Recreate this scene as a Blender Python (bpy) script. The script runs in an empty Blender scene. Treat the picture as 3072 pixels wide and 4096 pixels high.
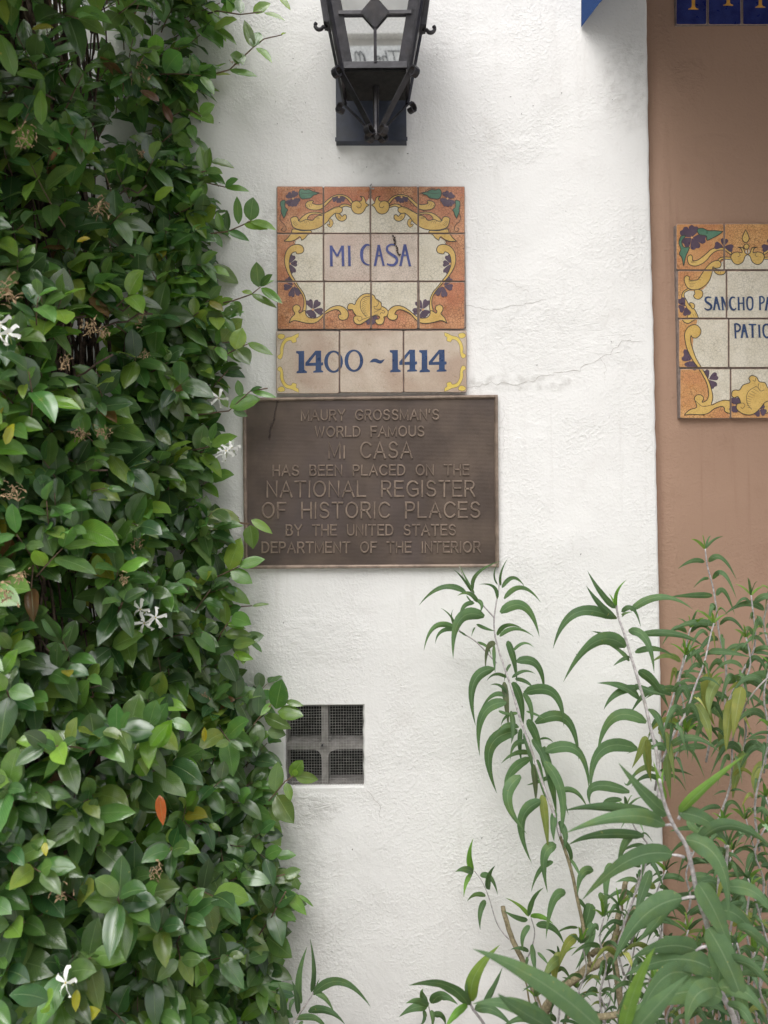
import bpy, math, random
import numpy as np
from mathutils import Vector, Matrix, noise
from mathutils.geometry import tessellate_polygon
R = math.radians
random.seed(11)
scene = bpy.context.scene
COL = scene.collection

# ------------------------------------------------------------------ camera
FPX = 2888.0                                   # focal length in photo pixels (photo 3072 x 4096)
CAM = Vector((0, -1.75, 1.42))
cam_d = bpy.data.cameras.new('camera')
cam = bpy.data.objects.new('camera', cam_d); COL.objects.link(cam)
cam_d.sensor_fit = 'VERTICAL'; cam_d.sensor_height = 34.6; cam_d.sensor_width = 25.95
cam_d.lens = 34.6 * FPX / 4096
cam_d.clip_end = 500; cam_d.clip_start = 0.02
CROT = Matrix.Rotation(R(91.7), 3, 'X') @ Matrix.Rotation(R(-0.5), 3, 'Z')
cam.matrix_world = Matrix.Translation(CAM) @ CROT.to_4x4()
cam_d.dof.use_dof = True; cam_d.dof.focus_distance = 1.72; cam_d.dof.aperture_fstop = 4.2
scene.camera = cam

# ------------------------------------------------------------------ sky, sun, exposure
SUN_EL, SUN_AZ = 58, 203                       # degrees; azimuth measured from +Y towards +X
w = bpy.data.worlds.new('World'); scene.world = w; w.use_nodes = True
nt = w.node_tree; nt.nodes.clear()
sky = nt.nodes.new('ShaderNodeTexSky'); sky.sky_type = 'NISHITA'; sky.sun_disc = False
sky.sun_elevation = R(SUN_EL); sky.sun_rotation = R(SUN_AZ)
sky.air_density = 1.0; sky.dust_density = 4.0; sky.ozone_density = 1.0
hs = nt.nodes.new('ShaderNodeHueSaturation'); hs.inputs['Saturation'].default_value = 0.12
bg = nt.nodes.new('ShaderNodeBackground'); bg.inputs['Strength'].default_value = 0.15
wo = nt.nodes.new('ShaderNodeOutputWorld')
nt.links.new(sky.outputs[0], hs.inputs['Color']); nt.links.new(hs.outputs[0], bg.inputs[0]); nt.links.new(bg.outputs[0], wo.inputs[0])
sd = bpy.data.lights.new('sun', 'SUN'); sd.energy = 0.6; sd.angle = R(60); sd.color = (1.0, 0.965, 0.92)
sun = bpy.data.objects.new('sun', sd); COL.objects.link(sun)
sv = Vector((math.sin(R(SUN_AZ)) * math.cos(R(SUN_EL)), math.cos(R(SUN_AZ)) * math.cos(R(SUN_EL)), math.sin(R(SUN_EL))))
sun.rotation_euler = sv.to_track_quat('Z', 'Y').to_euler()
vs = scene.view_settings; vs.view_transform = 'Standard'; vs.look = 'None'; vs.exposure = 1.04; vs.gamma = 1
scene.cycles.use_denoising = True
scene.cycles.max_bounces = 10; scene.cycles.transparent_max_bounces = 12
scene.cycles.sample_clamp_indirect = 6

# ------------------------------------------------------------------ helpers
def W(px, py, d=0.0):
    """point of the plane y = -d seen at photo pixel (px, py)"""
    v = CROT @ Vector(((px - 1536) / FPX, -(py - 2048) / FPX, -1))
    return CAM + v * ((-d - CAM.y) / v.y)
def frame(ox, oy, s): return lambda x, y: (ox + x * s, oy + y * s)
FA, FB, FC = frame(0, 0, .7233), frame(0, 1000, .7233), frame(0, 2000, .7233)
FR = frame(0, 3000, .9041)
Z7, Z8 = frame(1600, 2160, .8873), frame(1600, 3100, .8873)

def tag(o, label=None, cat=None, group=None, kind=None):
    for k, v in (('label', label), ('category', cat), ('group', group), ('kind', kind)):
        if v: o[k] = v
    return o
def thing(name, loc, label, cat, group=None):
    o = bpy.data.objects.new(name, None); COL.objects.link(o); o.location = loc; o.empty_display_size = .05
    return tag(o, label, cat, group)

class MB:
    """collects faces in world space, links them as ONE mesh object"""
    def __init__(s): s.v = []; s.f = []; s.m = []; s.at = {}
    def add(s, verts, faces, mi=0, **at):
        o = len(s.v); s.v += [tuple(p) for p in verts]
        s.f += [tuple(i + o for i in f) for f in faces]; s.m += [mi] * len(faces)
        for k, a in at.items(): s.at.setdefault(k, []).extend(a)
    def box(s, a, b, mi=0):
        (x0, y0, z0), (x1, y1, z1) = a, b
        s.add([(x0,y0,z0),(x1,y0,z0),(x1,y1,z0),(x0,y1,z0),(x0,y0,z1),(x1,y0,z1),(x1,y1,z1),(x0,y1,z1)],
              [(0,3,2,1),(4,5,6,7),(0,1,5,4),(1,2,6,5),(2,3,7,6),(3,0,4,7)], mi)
    def hexa(s, p, mi=0):       # 8 corners: bottom loop then top loop
        s.add(p, [(0,3,2,1),(4,5,6,7),(0,1,5,4),(1,2,6,5),(2,3,7,6),(3,0,4,7)], mi)
    def bar(s, a, b, u, wu, wv, mi=0):   # straight bar a->b, u = width direction
        a, b = Vector(a), Vector(b); t = (b - a).normalized(); u = Vector(u); u = (u - t * u.dot(t)).normalized(); n = t.cross(u)
        s.hexa([p + u*i*wu/2 + n*j*wv/2 for p in (a, b) for i, j in ((-1,-1),(1,-1),(1,1),(-1,1))], mi)
    def tube(s, pts, rad, n=6, mi=0, flat=None, col=None):
        pts = [Vector(p) for p in pts]; k = len(pts); vs_ = []; up = Vector((.13, .21, .97))
        for i, p in enumerate(pts):
            t = (pts[min(i+1, k-1)] - pts[max(i-1, 0)]).normalized()
            u = t.cross(up)
            if u.length < .1: u = t.cross(Vector((1, 0, 0)))
            u.normalize(); q = t.cross(u); r = rad[i] if isinstance(rad, (list, tuple)) else rad
            for j in range(n):
                a = 2*math.pi*j/n; vs_.append(p + u*math.cos(a)*r + q*math.sin(a)*r)
        fs = [(i*n+j, i*n+(j+1)%n, (i+1)*n+(j+1)%n, (i+1)*n+j) for i in range(k-1) for j in range(n)]
        fs += [tuple(range(n))[::-1], tuple(range((k-1)*n, k*n))]
        at = {}
        if col: at = dict(leafcol=[col]*len(vs_), lu=[.5]*len(vs_), lv=[.5]*len(vs_))
        s.add(vs_, fs, mi, **at)
    def strap(s, pts, wdir, wd, th, mi=0):   # flat iron strip along pts
        pts = [Vector(p) for p in pts]; k = len(pts); vs_ = []; wdir = Vector(wdir)
        for i, p in enumerate(pts):
            t = (pts[min(i+1, k-1)] - pts[max(i-1, 0)]).normalized()
            u = (wdir - t*wdir.dot(t)).normalized(); q = t.cross(u)
            vs_ += [p + u*a*wd/2 + q*b*th/2 for a, b in ((-1,-1),(1,-1),(1,1),(-1,1))]
        fs = [(i*4+j, i*4+(j+1)%4, i*4+4+(j+1)%4, i*4+4+j) for i in range(k-1) for j in range(4)]
        s.add(vs_, fs + [(3,2,1,0), tuple((k-1)*4+j for j in range(4))], mi)
    def build(s, name, mats, parent=None, smooth=False, label=None, loc=None):
        me = bpy.data.meshes.new(name)
        off = Vector(parent.location) if parent else Vector(loc or (0, 0, 0))
        if parent and parent.parent: off = off + Vector(parent.parent.location)
        va = np.array(s.v, dtype=np.float64).reshape(-1, 3) - np.array(off)
        me.from_pydata(va.tolist(), [], s.f)
        for m in (mats if isinstance(mats, (list, tuple)) else [mats]): me.materials.append(m)
        me.polygons.foreach_set('material_index', s.m)
        if smooth: me.polygons.foreach_set('use_smooth', [True]*len(s.f))
        for k, a in s.at.items():
            if len(a) != len(s.v): continue
            if isinstance(a[0], (tuple, list)):
                at = me.attributes.new(k, 'FLOAT_COLOR', 'POINT'); at.data.foreach_set('color', [c for q in a for c in (q[0], q[1], q[2], 1.0)])
            else:
                at = me.attributes.new(k, 'FLOAT', 'POINT'); at.data.foreach_set('value', a)
        me.update()
        o = bpy.data.objects.new(name, me); COL.objects.link(o)
        if parent: o.parent = parent
        elif loc: o.location = loc
        if label: o['label'] = label
        return o

# ------------------------------------------------------------------ materials
class NT:
    def __init__(s, name):
        s.m = bpy.data.materials.new(name); s.m.use_nodes = True; s.t = s.m.node_tree; s.t.nodes.clear()
        s.out = s.n('ShaderNodeOutputMaterial')
    def n(s, ty, **kw):
        x = s.t.nodes.new(ty)
        for k, v in kw.items(): setattr(x, k, v)
        return x
    def L(s, a, b): s.t.links.new(a, b)
    def put(s, sock, v):
        if hasattr(v, 'is_output'): s.L(v, sock)
        else: sock.default_value = (*v, 1) if isinstance(v, tuple) and len(v) == 3 else v
    def pos(s):
        if not hasattr(s, '_p'): s._p = s.n('ShaderNodeNewGeometry')
        return s._p.outputs['Position']
    def noise(s, sc, det=3, rough=.5, dist=0, vec=None):
        x = s.n('ShaderNodeTexNoise'); x.inputs['Scale'].default_value = sc; x.inputs['Detail'].default_value = det
        x.inputs['Roughness'].default_value = rough; x.inputs['Distortion'].default_value = dist
        s.L(vec or s.pos(), x.inputs['Vector']); return x.outputs[0]
    def scale(s, v3, vec=None):
        x = s.n('ShaderNodeVectorMath', operation='MULTIPLY'); s.L(vec or s.pos(), x.inputs[0]); x.inputs[1].default_value = v3; return x.outputs[0]
    def ramp(s, f, a, b, c0=0., c1=1.):
        x = s.n('ShaderNodeMapRange'); x.interpolation_type = 'SMOOTHSTEP'; s.L(f, x.inputs[0])
        for i, v in enumerate((a, b, c0, c1)): x.inputs[i+1].default_value = v
        return x.outputs[0]
    def math(s, op, a, b=0.):
        x = s.n('ShaderNodeMath', operation=op); s.put(x.inputs[0], a); s.put(x.inputs[1], b); return x.outputs[0]
    def mix(s, f, a, b, mode='MIX'):
        x = s.n('ShaderNodeMix', data_type='RGBA', blend_type=mode); s.put(x.inputs[0], f); s.put(x.inputs[6], a); s.put(x.inputs[7], b); return x.outputs[2]
    def bump(s, h, strength=.5, dist=.001, nrm=None):
        x = s.n('ShaderNodeBump'); x.inputs['Strength'].default_value = strength; x.inputs['Distance'].default_value = dist
        s.L(h, x.inputs['Height'])
        if nrm: s.L(nrm, x.inputs['Normal'])
        return x.outputs[0]
    def principled(s, base, rough=.5, metal=0., nrm=None, spec=.5, out=True):
        p = s.n('ShaderNodeBsdfPrincipled'); s.put(p.inputs['Base Color'], base); s.put(p.inputs['Roughness'], rough)
        p.inputs['Metallic'].default_value = metal; s.put(p.inputs['Specular IOR Level'], spec)
        if nrm: s.L(nrm, p.inputs['Normal'])
        if out: s.L(p.outputs[0], s.out.inputs[0])
        return p
def srgb(r, g, b):
    return tuple(((c/255)/12.92 if c <= 10 else (((c/255)+.055)/1.055)**2.4) for c in (r, g, b))

def stucco(name, base, stain, rough_amt=1.0, patches=()):
    t = NT(name)
    big = t.noise(2.2, 4, .55); mid = t.noise(9, 5, .6, .4)
    c = t.mix(t.ramp(big, .35, .7, 0, .55), base, tuple(b*s_ for b, s_ in zip(base, (.955, .95, .945))))
    c = t.mix(t.ramp(mid, .55, .8, 0, .5), c, stain)
    streak = t.noise(6, 4, .6, .2, t.scale((3.2, 1, .35)))
    c = t.mix(t.ramp(streak, .58, .78, 0, .35), c, stain)
    drip = t.noise(16, 4, .6, .3, t.scale((3.0, 1, .16)))
    c = t.mix(t.math('MULTIPLY', t.ramp(drip, .56, .74, 0, .5), t.ramp(t.noise(1.7, 3), .42, .62)), c, stain)
    speck = t.noise(120, 2, .5)
    c = t.mix(t.ramp(speck, .74, .8, 0, .35), c, tuple(b*.55 for b in base))
    patch = t.ramp(t.noise(4.2, 4, .6, .8), .28, .78)
    fine = t.noise(190, 4, .62)
    grain = t.noise(135, 4, .6, .3)
    trowel = t.noise(26, 4, .55, 1.2, t.scale((1, 1, 1.7)))
    g = t.math('MULTIPLY', t.ramp(grain, .40, .72), t.math('ADD', t.math('MULTIPLY', patch, .85), .12))
    h = t.math('ADD', g, t.math('MULTIPLY', trowel, .32))
    h = t.math('ADD', h, t.math('MULTIPLY', fine, .22))
    for cx, cz, rx, rz, amt, grey in patches:      # oval areas of coarser plaster, some greyed
        dv = t.n('ShaderNodeVectorMath', operation='SUBTRACT'); t.L(t.pos(), dv.inputs[0]); dv.inputs[1].default_value = (cx, 0, cz)
        ln = t.n('ShaderNodeVectorMath', operation='LENGTH'); t.L(t.scale((1/rx, 0, 1/rz), dv.outputs[0]), ln.inputs[0])
        mk = t.ramp(t.math('ADD', ln.outputs['Value'], t.math('MULTIPLY', t.math('SUBTRACT', t.noise(13, 5, .65), .5), 1.5)), .55, 1.05, 1, 0)
        h = t.math('ADD', h, t.math('MULTIPLY', mk, t.math('MULTIPLY', t.noise(62, 5, .68, .8, t.scale((.55, 1, 1.3))), amt)))
        if grey: c = t.mix(t.math('MULTIPLY', mk, t.ramp(t.noise(40, 4, .65), .38, .7, 0, grey)), c, (.42, .40, .375))
    n1 = t.bump(h, 1.0, .00125*rough_amt)
    n2 = t.bump(t.noise(5, 4, .5, .6), .7, .012*rough_amt, n1)
    t.principled(c, .72, 0, n2, .25)
    return t.m

def simple(name, col, rough=.5, metal=0., var=.25, nsc=60, bump=.3, spec=.5, dark=None):
    t = NT(name); f = t.ramp(t.noise(nsc, 4, .6), .3, .75)
    c = t.mix(f, tuple(x*(1-var) for x in col), tuple(min(1, x*(1+var)) for x in col))
    if dark: c = t.mix(t.ramp(t.noise(14, 4, .6), .5, .75, 0, .7), c, dark)
    t.principled(c, t.ramp(t.noise(nsc*1.7, 2), .2, .8, rough*.8, min(1, rough*1.2)), metal, t.bump(t.noise(nsc*4, 3), bump, .0006), spec)
    return t.m

def glaze(name, a, b, crk=.5, scale=230, worn=.25, wash=None):
    """painted, crackled tile glaze: mottled colour a..b under fine crazing"""
    t = NT(name)
    c = t.mix(t.ramp(t.noise(28, 4, .6), .3, .7), a, b)
    if wash: c = t.mix(t.ramp(t.noise(7, 3, .5, .5), .42, .68, 0, .8), c, wash)
    v = t.n('ShaderNodeTexVoronoi', feature='DISTANCE_TO_EDGE'); v.inputs['Scale'].default_value = scale
    wob = t.n('ShaderNodeVectorMath', operation='ADD'); t.L(t.pos(), wob.inputs[0])
    nn = t.n('ShaderNodeTexNoise'); nn.inputs['Scale'].default_value = 90; t.L(t.pos(), nn.inputs['Vector'])
    sc_ = t.n('ShaderNodeVectorMath', operation='SCALE'); t.L(nn.outputs[1], sc_.inputs[0]); sc_.inputs['Scale'].default_value = .006
    t.L(sc_.outputs[0], wob.inputs[1]); t.L(wob.outputs[0], v.inputs['Vector'])
    line = t.ramp(v.outputs[0], .0, .09, 1, 0)
    amt = t.math('MULTIPLY', line, t.ramp(t.noise(11, 3), .3, .65, crk*.35, crk))
    c = t.mix(amt, c, tuple(x*.38 for x in a))
    c = t.mix(t.ramp(t.noise(150, 3, .7), .62, .8, 0, worn), c, srgb(196, 176, 158))
    h = t.math('SUBTRACT', t.math('MULTIPLY', t.noise(45, 3), .8), t.math('MULTIPLY', line, .5))
    t.principled(c, t.ramp(t.noise(60, 3), .3, .7, .26, .5), 0, t.bump(h, .5, .0006), .5)
    return t.m

def leafmat(name, rough=.3, trans=.3, rib=(.30, .42, .18), vein=16, veinamt=.3, wrinkle=0., back=(1.5, 1.45, 1.6), spec=.5, ribw=.055, ribamt=.6, spots=0):
    t = NT(name)
    at = t.n('ShaderNodeAttribute', attribute_name='leafcol'); lu = t.n('ShaderNodeAttribute', attribute_name='lu'); lv = t.n('ShaderNodeAttribute', attribute_name='lv')
    au = t.math('ABSOLUTE', lu.outputs['Fac'])
    c = at.outputs['Color']
    c = t.mix(t.ramp(t.noise(55, 3, .6), .3, .75), c, t.mix(1., c, (1.25, 1.18, 1.1), 'MULTIPLY'))
    ph = t.math('SUBTRACT', t.math('MULTIPLY', lv.outputs['Fac'], vein), t.math('MULTIPLY', au, vein*.28))
    sn = t.math('SINE', t.math('MULTIPLY', ph, 6.283))
    vn = t.ramp(sn, .80, 1.0)
    c = t.mix(t.math('MULTIPLY', vn, veinamt), c, t.mix(1., c, (1.6, 1.5, 1.5), 'MULTIPLY'))
    rb = t.ramp(au, ribw*.3, ribw, 1, 0)
    c = t.mix(t.math('MULTIPLY', rb, ribamt), c, t.mix(.6, c, rib))
    if spots:
        sp1 = t.ramp(t.noise(spots, 3, .6, .6), .69, .73); c = t.mix(t.math('MULTIPLY', sp1, t.ramp(t.noise(9, 2), .45, .6, 0, .75)), c, (.34, .30, .10))
        c = t.mix(t.ramp(t.noise(23, 3, .6), .48, .75, 0, .45), c, t.mix(1., c, (1.3, 1.05, .6), 'MULTIPLY'))
    bf = t.n('ShaderNodeNewGeometry').outputs['Backfacing']
    cb = t.mix(1., c, back, 'MULTIPLY')
    c2 = t.mix(bf, c, cb)
    h = t.math('ADD', t.math('MULTIPLY', sn, .10), t.math('MULTIPLY', rb, -.6))
    if wrinkle: h = t.math('ADD', h, t.math('MULTIPLY', t.noise(420, 3, .7), wrinkle))
    nrm = t.bump(h, .5, .0009)
    p = t.principled(c2, t.math('ADD', t.math('MULTIPLY', bf, .25), t.ramp(t.noise(40, 2), .3, .7, rough*.75, rough*1.25)), 0, nrm, spec, out=False)
    tr = t.n('ShaderNodeBsdfTranslucent'); t.L(t.mix(1., c, (1.5, 1.9, .7), 'MULTIPLY'), tr.inputs['Color'])
    mx = t.n('ShaderNodeMixShader'); mx.inputs[0].default_value = trans
    t.L(p.outputs[0], mx.inputs[1]); t.L(tr.outputs[0], mx.inputs[2]); t.L(mx.outputs[0], t.out.inputs[0])
    return t.m

M = {}
def PT(px, py, rx, ry, amt, grey): p = W(px, py); return (p.x, p.z, rx*.000606, ry*.000606, amt, grey)
M['white'] = stucco('white_stucco', (.78, .768, .752), (.64, .615, .59), 1.0, (PT(2230, 1360, 330, 190, 1.9, .12), PT(2060, 1530, 330, 40, .7, .55), PT(1080, 1000, 60, 260, 1.5, .4), PT(1000, 2250, 120, 300, 3., .1),
    PT(2500, 330, 110, 230, 2.4, .35), PT(1180, 3230, 170, 90, 4., .3), PT(1180, 3600, 160, 420, 2., .22), PT(1500, 660, 120, 60, .5, .35), PT(2080, 600, 160, 60, 1.6, 0.), PT(1250, 2560, 300, 130, 2.4, 0.)))
M['brown'] = stucco('brown_stucco', srgb(156, 127, 108), srgb(141, 111, 94), .6, (PT(2760, 300, 90, 90, 5., 0), PT(2860, 560, 120, 40, 3., 0), PT(2675, 900, 22, 500, 3., 0), PT(2690, 2300, 30, 500, 3., 0)))
M['crack'] = simple('crack_shadow', (.40, .37, .34), .9)
M['speck'] = simple('dirt', (.07, .055, .045), .9)
M['iron'] = simple('black_iron', (.030, .028, .033), .42, .3, .4, 50, .5, .5, (.05, .042, .038))
M['box'] = simple('painted_box', (.036, .042, .064), .5, .0, .25, 30, .3, .5, (.045, .045, .05))
M['grout'] = simple('grout', srgb(128, 116, 110), .9, 0, .25, 80, .8, .2)
M['rim'] = simple('worn_tile_rim', srgb(158, 136, 122), .6)
M['tile_edge'] = simple('tile_body', srgb(150, 112, 92), .8)
M['terra'] = glaze('terracotta_glaze', srgb(160, 104, 68), srgb(196, 144, 104), 1., 150, .34, srgb(178, 106, 78))
M['ochre'] = glaze('ochre_glaze', srgb(188, 136, 84), srgb(206, 160, 104), .95, 170, .2, srgb(182, 120, 82))
M['cream'] = glaze('cream_glaze', srgb(196, 187, 168), srgb(208, 200, 184), .6, 140, .2)
M['pinkish'] = glaze('pinkish_cream_glaze', srgb(188, 172, 158), srgb(204, 188, 175), .65, 190, .3, srgb(186, 162, 150))
M['buff'] = glaze('buff_glaze', srgb(183, 167, 150), srgb(195, 180, 165), .3, 140, .1, srgb(166, 142, 124))
M['yellow'] = glaze('yellow_glaze', srgb(192, 156, 84), srgb(208, 174, 102), .4, 200, .15)
M['lemon'] = glaze('lemon_glaze', srgb(204, 178, 84), srgb(216, 192, 104), .15, 200, .12)
M['purple'] = glaze('purple_glaze', srgb(70, 54, 70), srgb(88, 70, 86), .3, 230, .12)
M['green'] = glaze('green_glaze', srgb(66, 106, 84), srgb(90, 128, 104), .3, 230, .1)
M['line'] = simple('outline_glaze', srgb(58, 54, 46), .4)
M['blue'] = glaze('blue_glaze', srgb(52, 62, 118), srgb(70, 80, 138), .15, 230, .12)
M['cobalt'] = glaze('cobalt_glaze', srgb(30, 52, 90), srgb(44, 70, 110), .12, 200, .08)
M['navy'] = glaze('navy_glaze', srgb(24, 28, 84), srgb(44, 54, 112), .05, 200, .02)
M['gold'] = simple('gold_glaze', srgb(214, 158, 70), .35)
M['bark'] = simple('bark', (.085, .060, .046), .9, 0, .45, 120, .9, .2)
M['twig'] = simple('twig', (.16, .105, .07), .8, 0, .35, 120, .6, .3)
M['wool'] = simple('woolly_stem', (.42, .39, .39), .9, 0, .34, 130, 1., .1, (.26, .25, .18))
M['oldstem'] = simple('old_stem', (.25, .21, .13), .8, 0, .35, 150, .6, .2)
M['petal'] = simple('white_petal', (.80, .80, .76), .6, 0, .08, 60, .2, .3)
M['stalk'] = simple('flower_stalk', (.22, .30, .06), .6)
M['throat'] = simple('flower_throat', (.62, .48, .12), .6)
M['dead'] = simple('dead_flower', (.38, .27, .16), .9, 0, .45, 200, .8, .1)
M['fabric'] = simple('blue_canvas', (.011, .041, .140), .75, 0, .18, 500, .7, .2)
M['conc'] = simple('concrete', (.26, .245, .23), .9, 0, .28, 40, .9, .2, (.2, .19, .18))
M['wire'] = simple('wire', (.34, .33, .315), .6, .2, .3, 80, .2)
M['near_black'] = simple('dark_cavity', (.010, .0095, .0095), .95)  # near-black: shade inside the vent is put into this colour
M['jleaf'] = leafmat('jasmine_leaf', .20, .28, spec=.85, veinamt=.5, spots=70)
M['sleaf'] = leafmat('sage_leaf', .62, .25, (.34, .42, .28), 22, .25, 1.1, (2.1, 1.9, 2.3), .3, .09, .38, 95)

# ------------------------------------------------------------------ ground
g = MB(); g.add([(-60,-60,0),(60,-60,0),(60,60,0),(-60,60,0)], [(0,1,2,3)])
tag(g.build('ground', simple('paving', (.50, .49, .46), .9, 0, .2, 8, .6)), kind='structure')
g = MB()
N = 26
g.add([(-2 + 4.2*i/N, -.95 + .95*j/8 + .001, .02 + .03*noise.noise((i*.5, j*.7, 2))) for j in range(9) for i in range(N+1)],
      [(j*(N+1)+i, j*(N+1)+i+1, (j+1)*(N+1)+i+1, (j+1)*(N+1)+i) for j in range(8) for i in range(N)])
tag(g.build('soil_bed', simple('soil', (.07, .05, .035), .95, 0, .4, 60, 1.)), kind='structure')

# ------------------------------------------------------------------ white wall (hole for the vent)
HX0, HX1 = W(1136, 2985).x, W(1459, 2985).x
HZ0, HZ1 = W(1300, 3152).z, W(1300, 2818).z
EDGE = sorted([(W(x, y).z, W(x, y).x) for x, y in ((2590,0),(2597,500),(2604,850),(2613,1150),(2622,1500),(2632,2000),(2640,2400),(2646,2740),(2654,3300),(2662,4000))])
def edge_x(z):
    return float(np.interp(z, [e[0] for e in EDGE], [e[1] for e in EDGE])) + .0022*noise.noise((z*23, 3.1, 0)) + .0012*noise.noise((z*80, 1.1, 5))
zs = sorted([round(.0 + .022*i, 4) for i in range(182) if abs(.022*i-HZ0) > .008 and abs(.022*i-HZ1) > .008] + [HZ0, HZ1])
XR = .62
xs = sorted([-1.9 + .022*i for i in range(112) if abs(-1.9+.022*i-HX0) > .008 and abs(-1.9+.022*i-HX1) > .008 and -1.9+.022*i < XR-.01] + [HX0, HX1])
ROUND = [(0, .60), (1, .62)]
def bumpy(x, z): return -.0022*noise.noise((x*2.3, z*2.3, .3)) - .0011*noise.noise((x*9, z*9, 4.))
mb = MB(); verts = []; cols_n = len(xs) + 9
for z in zs:
    ex = edge_x(z)
    row = [(x + (.0016*noise.noise((x*40, z*40, 1)) if x not in (HX0, HX1) else .0025*noise.noise((x*3, z*45, 9))), bumpy(x, z), z) for x in xs]
    rr = .009
    row += [(XR, bumpy(XR, z), z)] + [(XR + (ex-rr-XR)*k, bumpy(XR, z), z) for k in (.5, 1.)]
    row += [(ex - rr + rr*math.sin(a), bumpy(XR, z) + rr - rr*math.cos(a), z) for a in (R(25), R(50), R(75), R(90))]
    row += [(ex, .03, z), (ex, .06, z)]
    verts += row
faces = []
ix0, ix1, iz0, iz1 = xs.index(HX0), xs.index(HX1), zs.index(HZ0), zs.index(HZ1)
for j in range(len(zs)-1):
    for i in range(cols_n-1):
        if ix0 <= i < ix1 and iz0 <= j < iz1: continue
        faces.append((j*cols_n+i, j*cols_n+i+1, (j+1)*cols_n+i+1, (j+1)*cols_n+i))
mb.add(verts, faces)
loop = [(iz0, i) for i in range(ix0, ix1)] + [(j, ix1) for j in range(iz0, iz1)] + [(iz1, i) for i in range(ix1, ix0, -1)] + [(j, ix0) for j in range(iz1, iz0, -1)]
rings = [[Vector(verts[j*cols_n+i]) for j, i in loop]]
hc = Vector(((HX0+HX1)/2, 0, (HZ0+HZ1)/2))
for dep, ins in ((.003, .0022), (.006, .0034), (.017, .004)):
    ring = []
    for p in rings[0]:
        d_ = Vector((p.x-hc.x, 0, p.z-hc.z)); mx_ = max(abs(d_.x), abs(d_.z))
        q = hc + d_*((mx_-ins)/mx_); ring.append(Vector((q.x, dep, q.z)))
    rings.append(ring)
k = len(loop); o_ = []
for r_ in rings: o_ += r_
mb.add(o_, [(a*k+i, a*k+(i+1)%k, (a+1)*k+(i+1)%k, (a+1)*k+i) for a in range(3) for i in range(k)])
WALL_LOC = (-.4, 0, 0)
white_wall = thing('stucco_wall', WALL_LOC, 'white stucco wall carrying the lantern, the tiles and the bronze plaque', 'wall')
mb.build('plaster', M['white'], white_wall, smooth=True)

def ribbon(mb, pts, width, mi=0):
    pts = [Vector(p) for p in pts]; vs_ = []
    for i, p in enumerate(pts):
        t = (pts[min(i+1, len(pts)-1)] - pts[max(i-1, 0)]).normalized(); s_ = Vector((-t.z, 0, t.x))
        wd = width*(.45+.55*random.random()) if 0 < i < len(pts)-1 else width*.1
        vs_ += [p+s_*wd/2, p-s_*wd/2]
    mb.add(vs_, [(2*i, 2*i+1, 2*i+3, 2*i+2) for i in range(len(pts)-1)], mi)
MF = frame(0, 0, 1.8517)
def crackpath(pts, step=14, jit=7):
    out = []
    for (x0, y0), (x1, y1) in zip(pts[:-1], pts[1:]):
        n_ = max(2, int(math.hypot(x1-x0, y1-y0)/step))
        for i in range(n_):
            t = i/n_; out.append((x0+(x1-x0)*t+random.uniform(-jit, jit), y0+(y1-y0)*t+random.uniform(-jit, jit)))
    return out
FV = frame(1080, 2780, .2652)
for pts, wd in (([MF(1005,838), MF(1060,828), MF(1110,832), MF(1200,806), MF(1250,800), MF(1310,768), MF(1345,738), MF(1400,737)], .0011),
            ([MF(1000,655), MF(1060,668), MF(1110,660), MF(1190,646)], .0009), ([MF(1060,600), MF(1110,612), MF(1150,640)], .0007),
            ([FC(1180,525), FC(1240,510), FC(1300,525), FC(1350,575)], .0016), ([FC(1140,1000), FC(1220,985), FC(1290,1002), FC(1340,960), FC(1360,880)], .0016),
            ([FV(1460,1420), FV(1540,1510), FV(1600,1600), FV(1660,1680), FV(1640,1800), FV(1700,1900)], .0010), ([MF(1090,870), MF(1086,920), MF(1090,1000)], .0006),
            ([MF(1290,765), MF(1310,790), MF(1300,830)], .0007)):
    cm = MB(); ribbon(cm, [(lambda p: Vector((p.x, bumpy(p.x, p.z)-.0006, p.z)))(W(x, y)) for x, y in crackpath(pts)], wd)
    cm.build('crack', M['crack'], white_wall)
sm = MB()
for i in range(95):
    if i < 45: x, y = random.gauss(1490, 230), random.gauss(420, 190)
    else: x, y = random.uniform(1000, 2580), random.uniform(50, 3900)
    p = W(x, y); a = random.random()*3.14; L_ = random.uniform(.0008, .0035); wd = random.uniform(.0005, .0013)
    if x > 2560: continue
    u = Vector((math.cos(a), 0, math.sin(a))); v_ = Vector((-u.z, 0, u.x)); q = Vector((p.x, bumpy(p.x, p.z)-.001, p.z))
    sm.add([q+u*L_, q+v_*wd, q-u*L_*.7+v_*wd*.3+Vector((0,-.0012,0)), q-v_*wd], [(0,1,2,3)])
sm.build('dirt_flecks', M['speck'], white_wall)

# ------------------------------------------------------------------ brown wall
bm_ = MB(); nx, nz = 60, 120; verts = []
for j in range(nz+1):
    z = 4.0*j/nz; ex = edge_x(z)
    for i in range(nx+1):
        x = ex - .002 + (2.3)*(i/nx)**1.6
        dep = .026 - .017*(1-math.exp(-((x-ex)/.035)**2)) - .003*noise.noise((x*4, z*4, 7.)) 
        verts.append((x, dep, z))
bm_.add(verts, [(j*(nx+1)+i, j*(nx+1)+i+1, (j+1)*(nx+1)+i+1, (j+1)*(nx+1)+i) for j in range(nz) for i in range(nx)])
brown = thing('stucco_wall', (1.0, .02, 0), 'brown painted stucco wall right of the white one, behind the flowered panel', 'wall')
bm_.build('plaster', M['brown'], brown, smooth=True)

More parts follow.
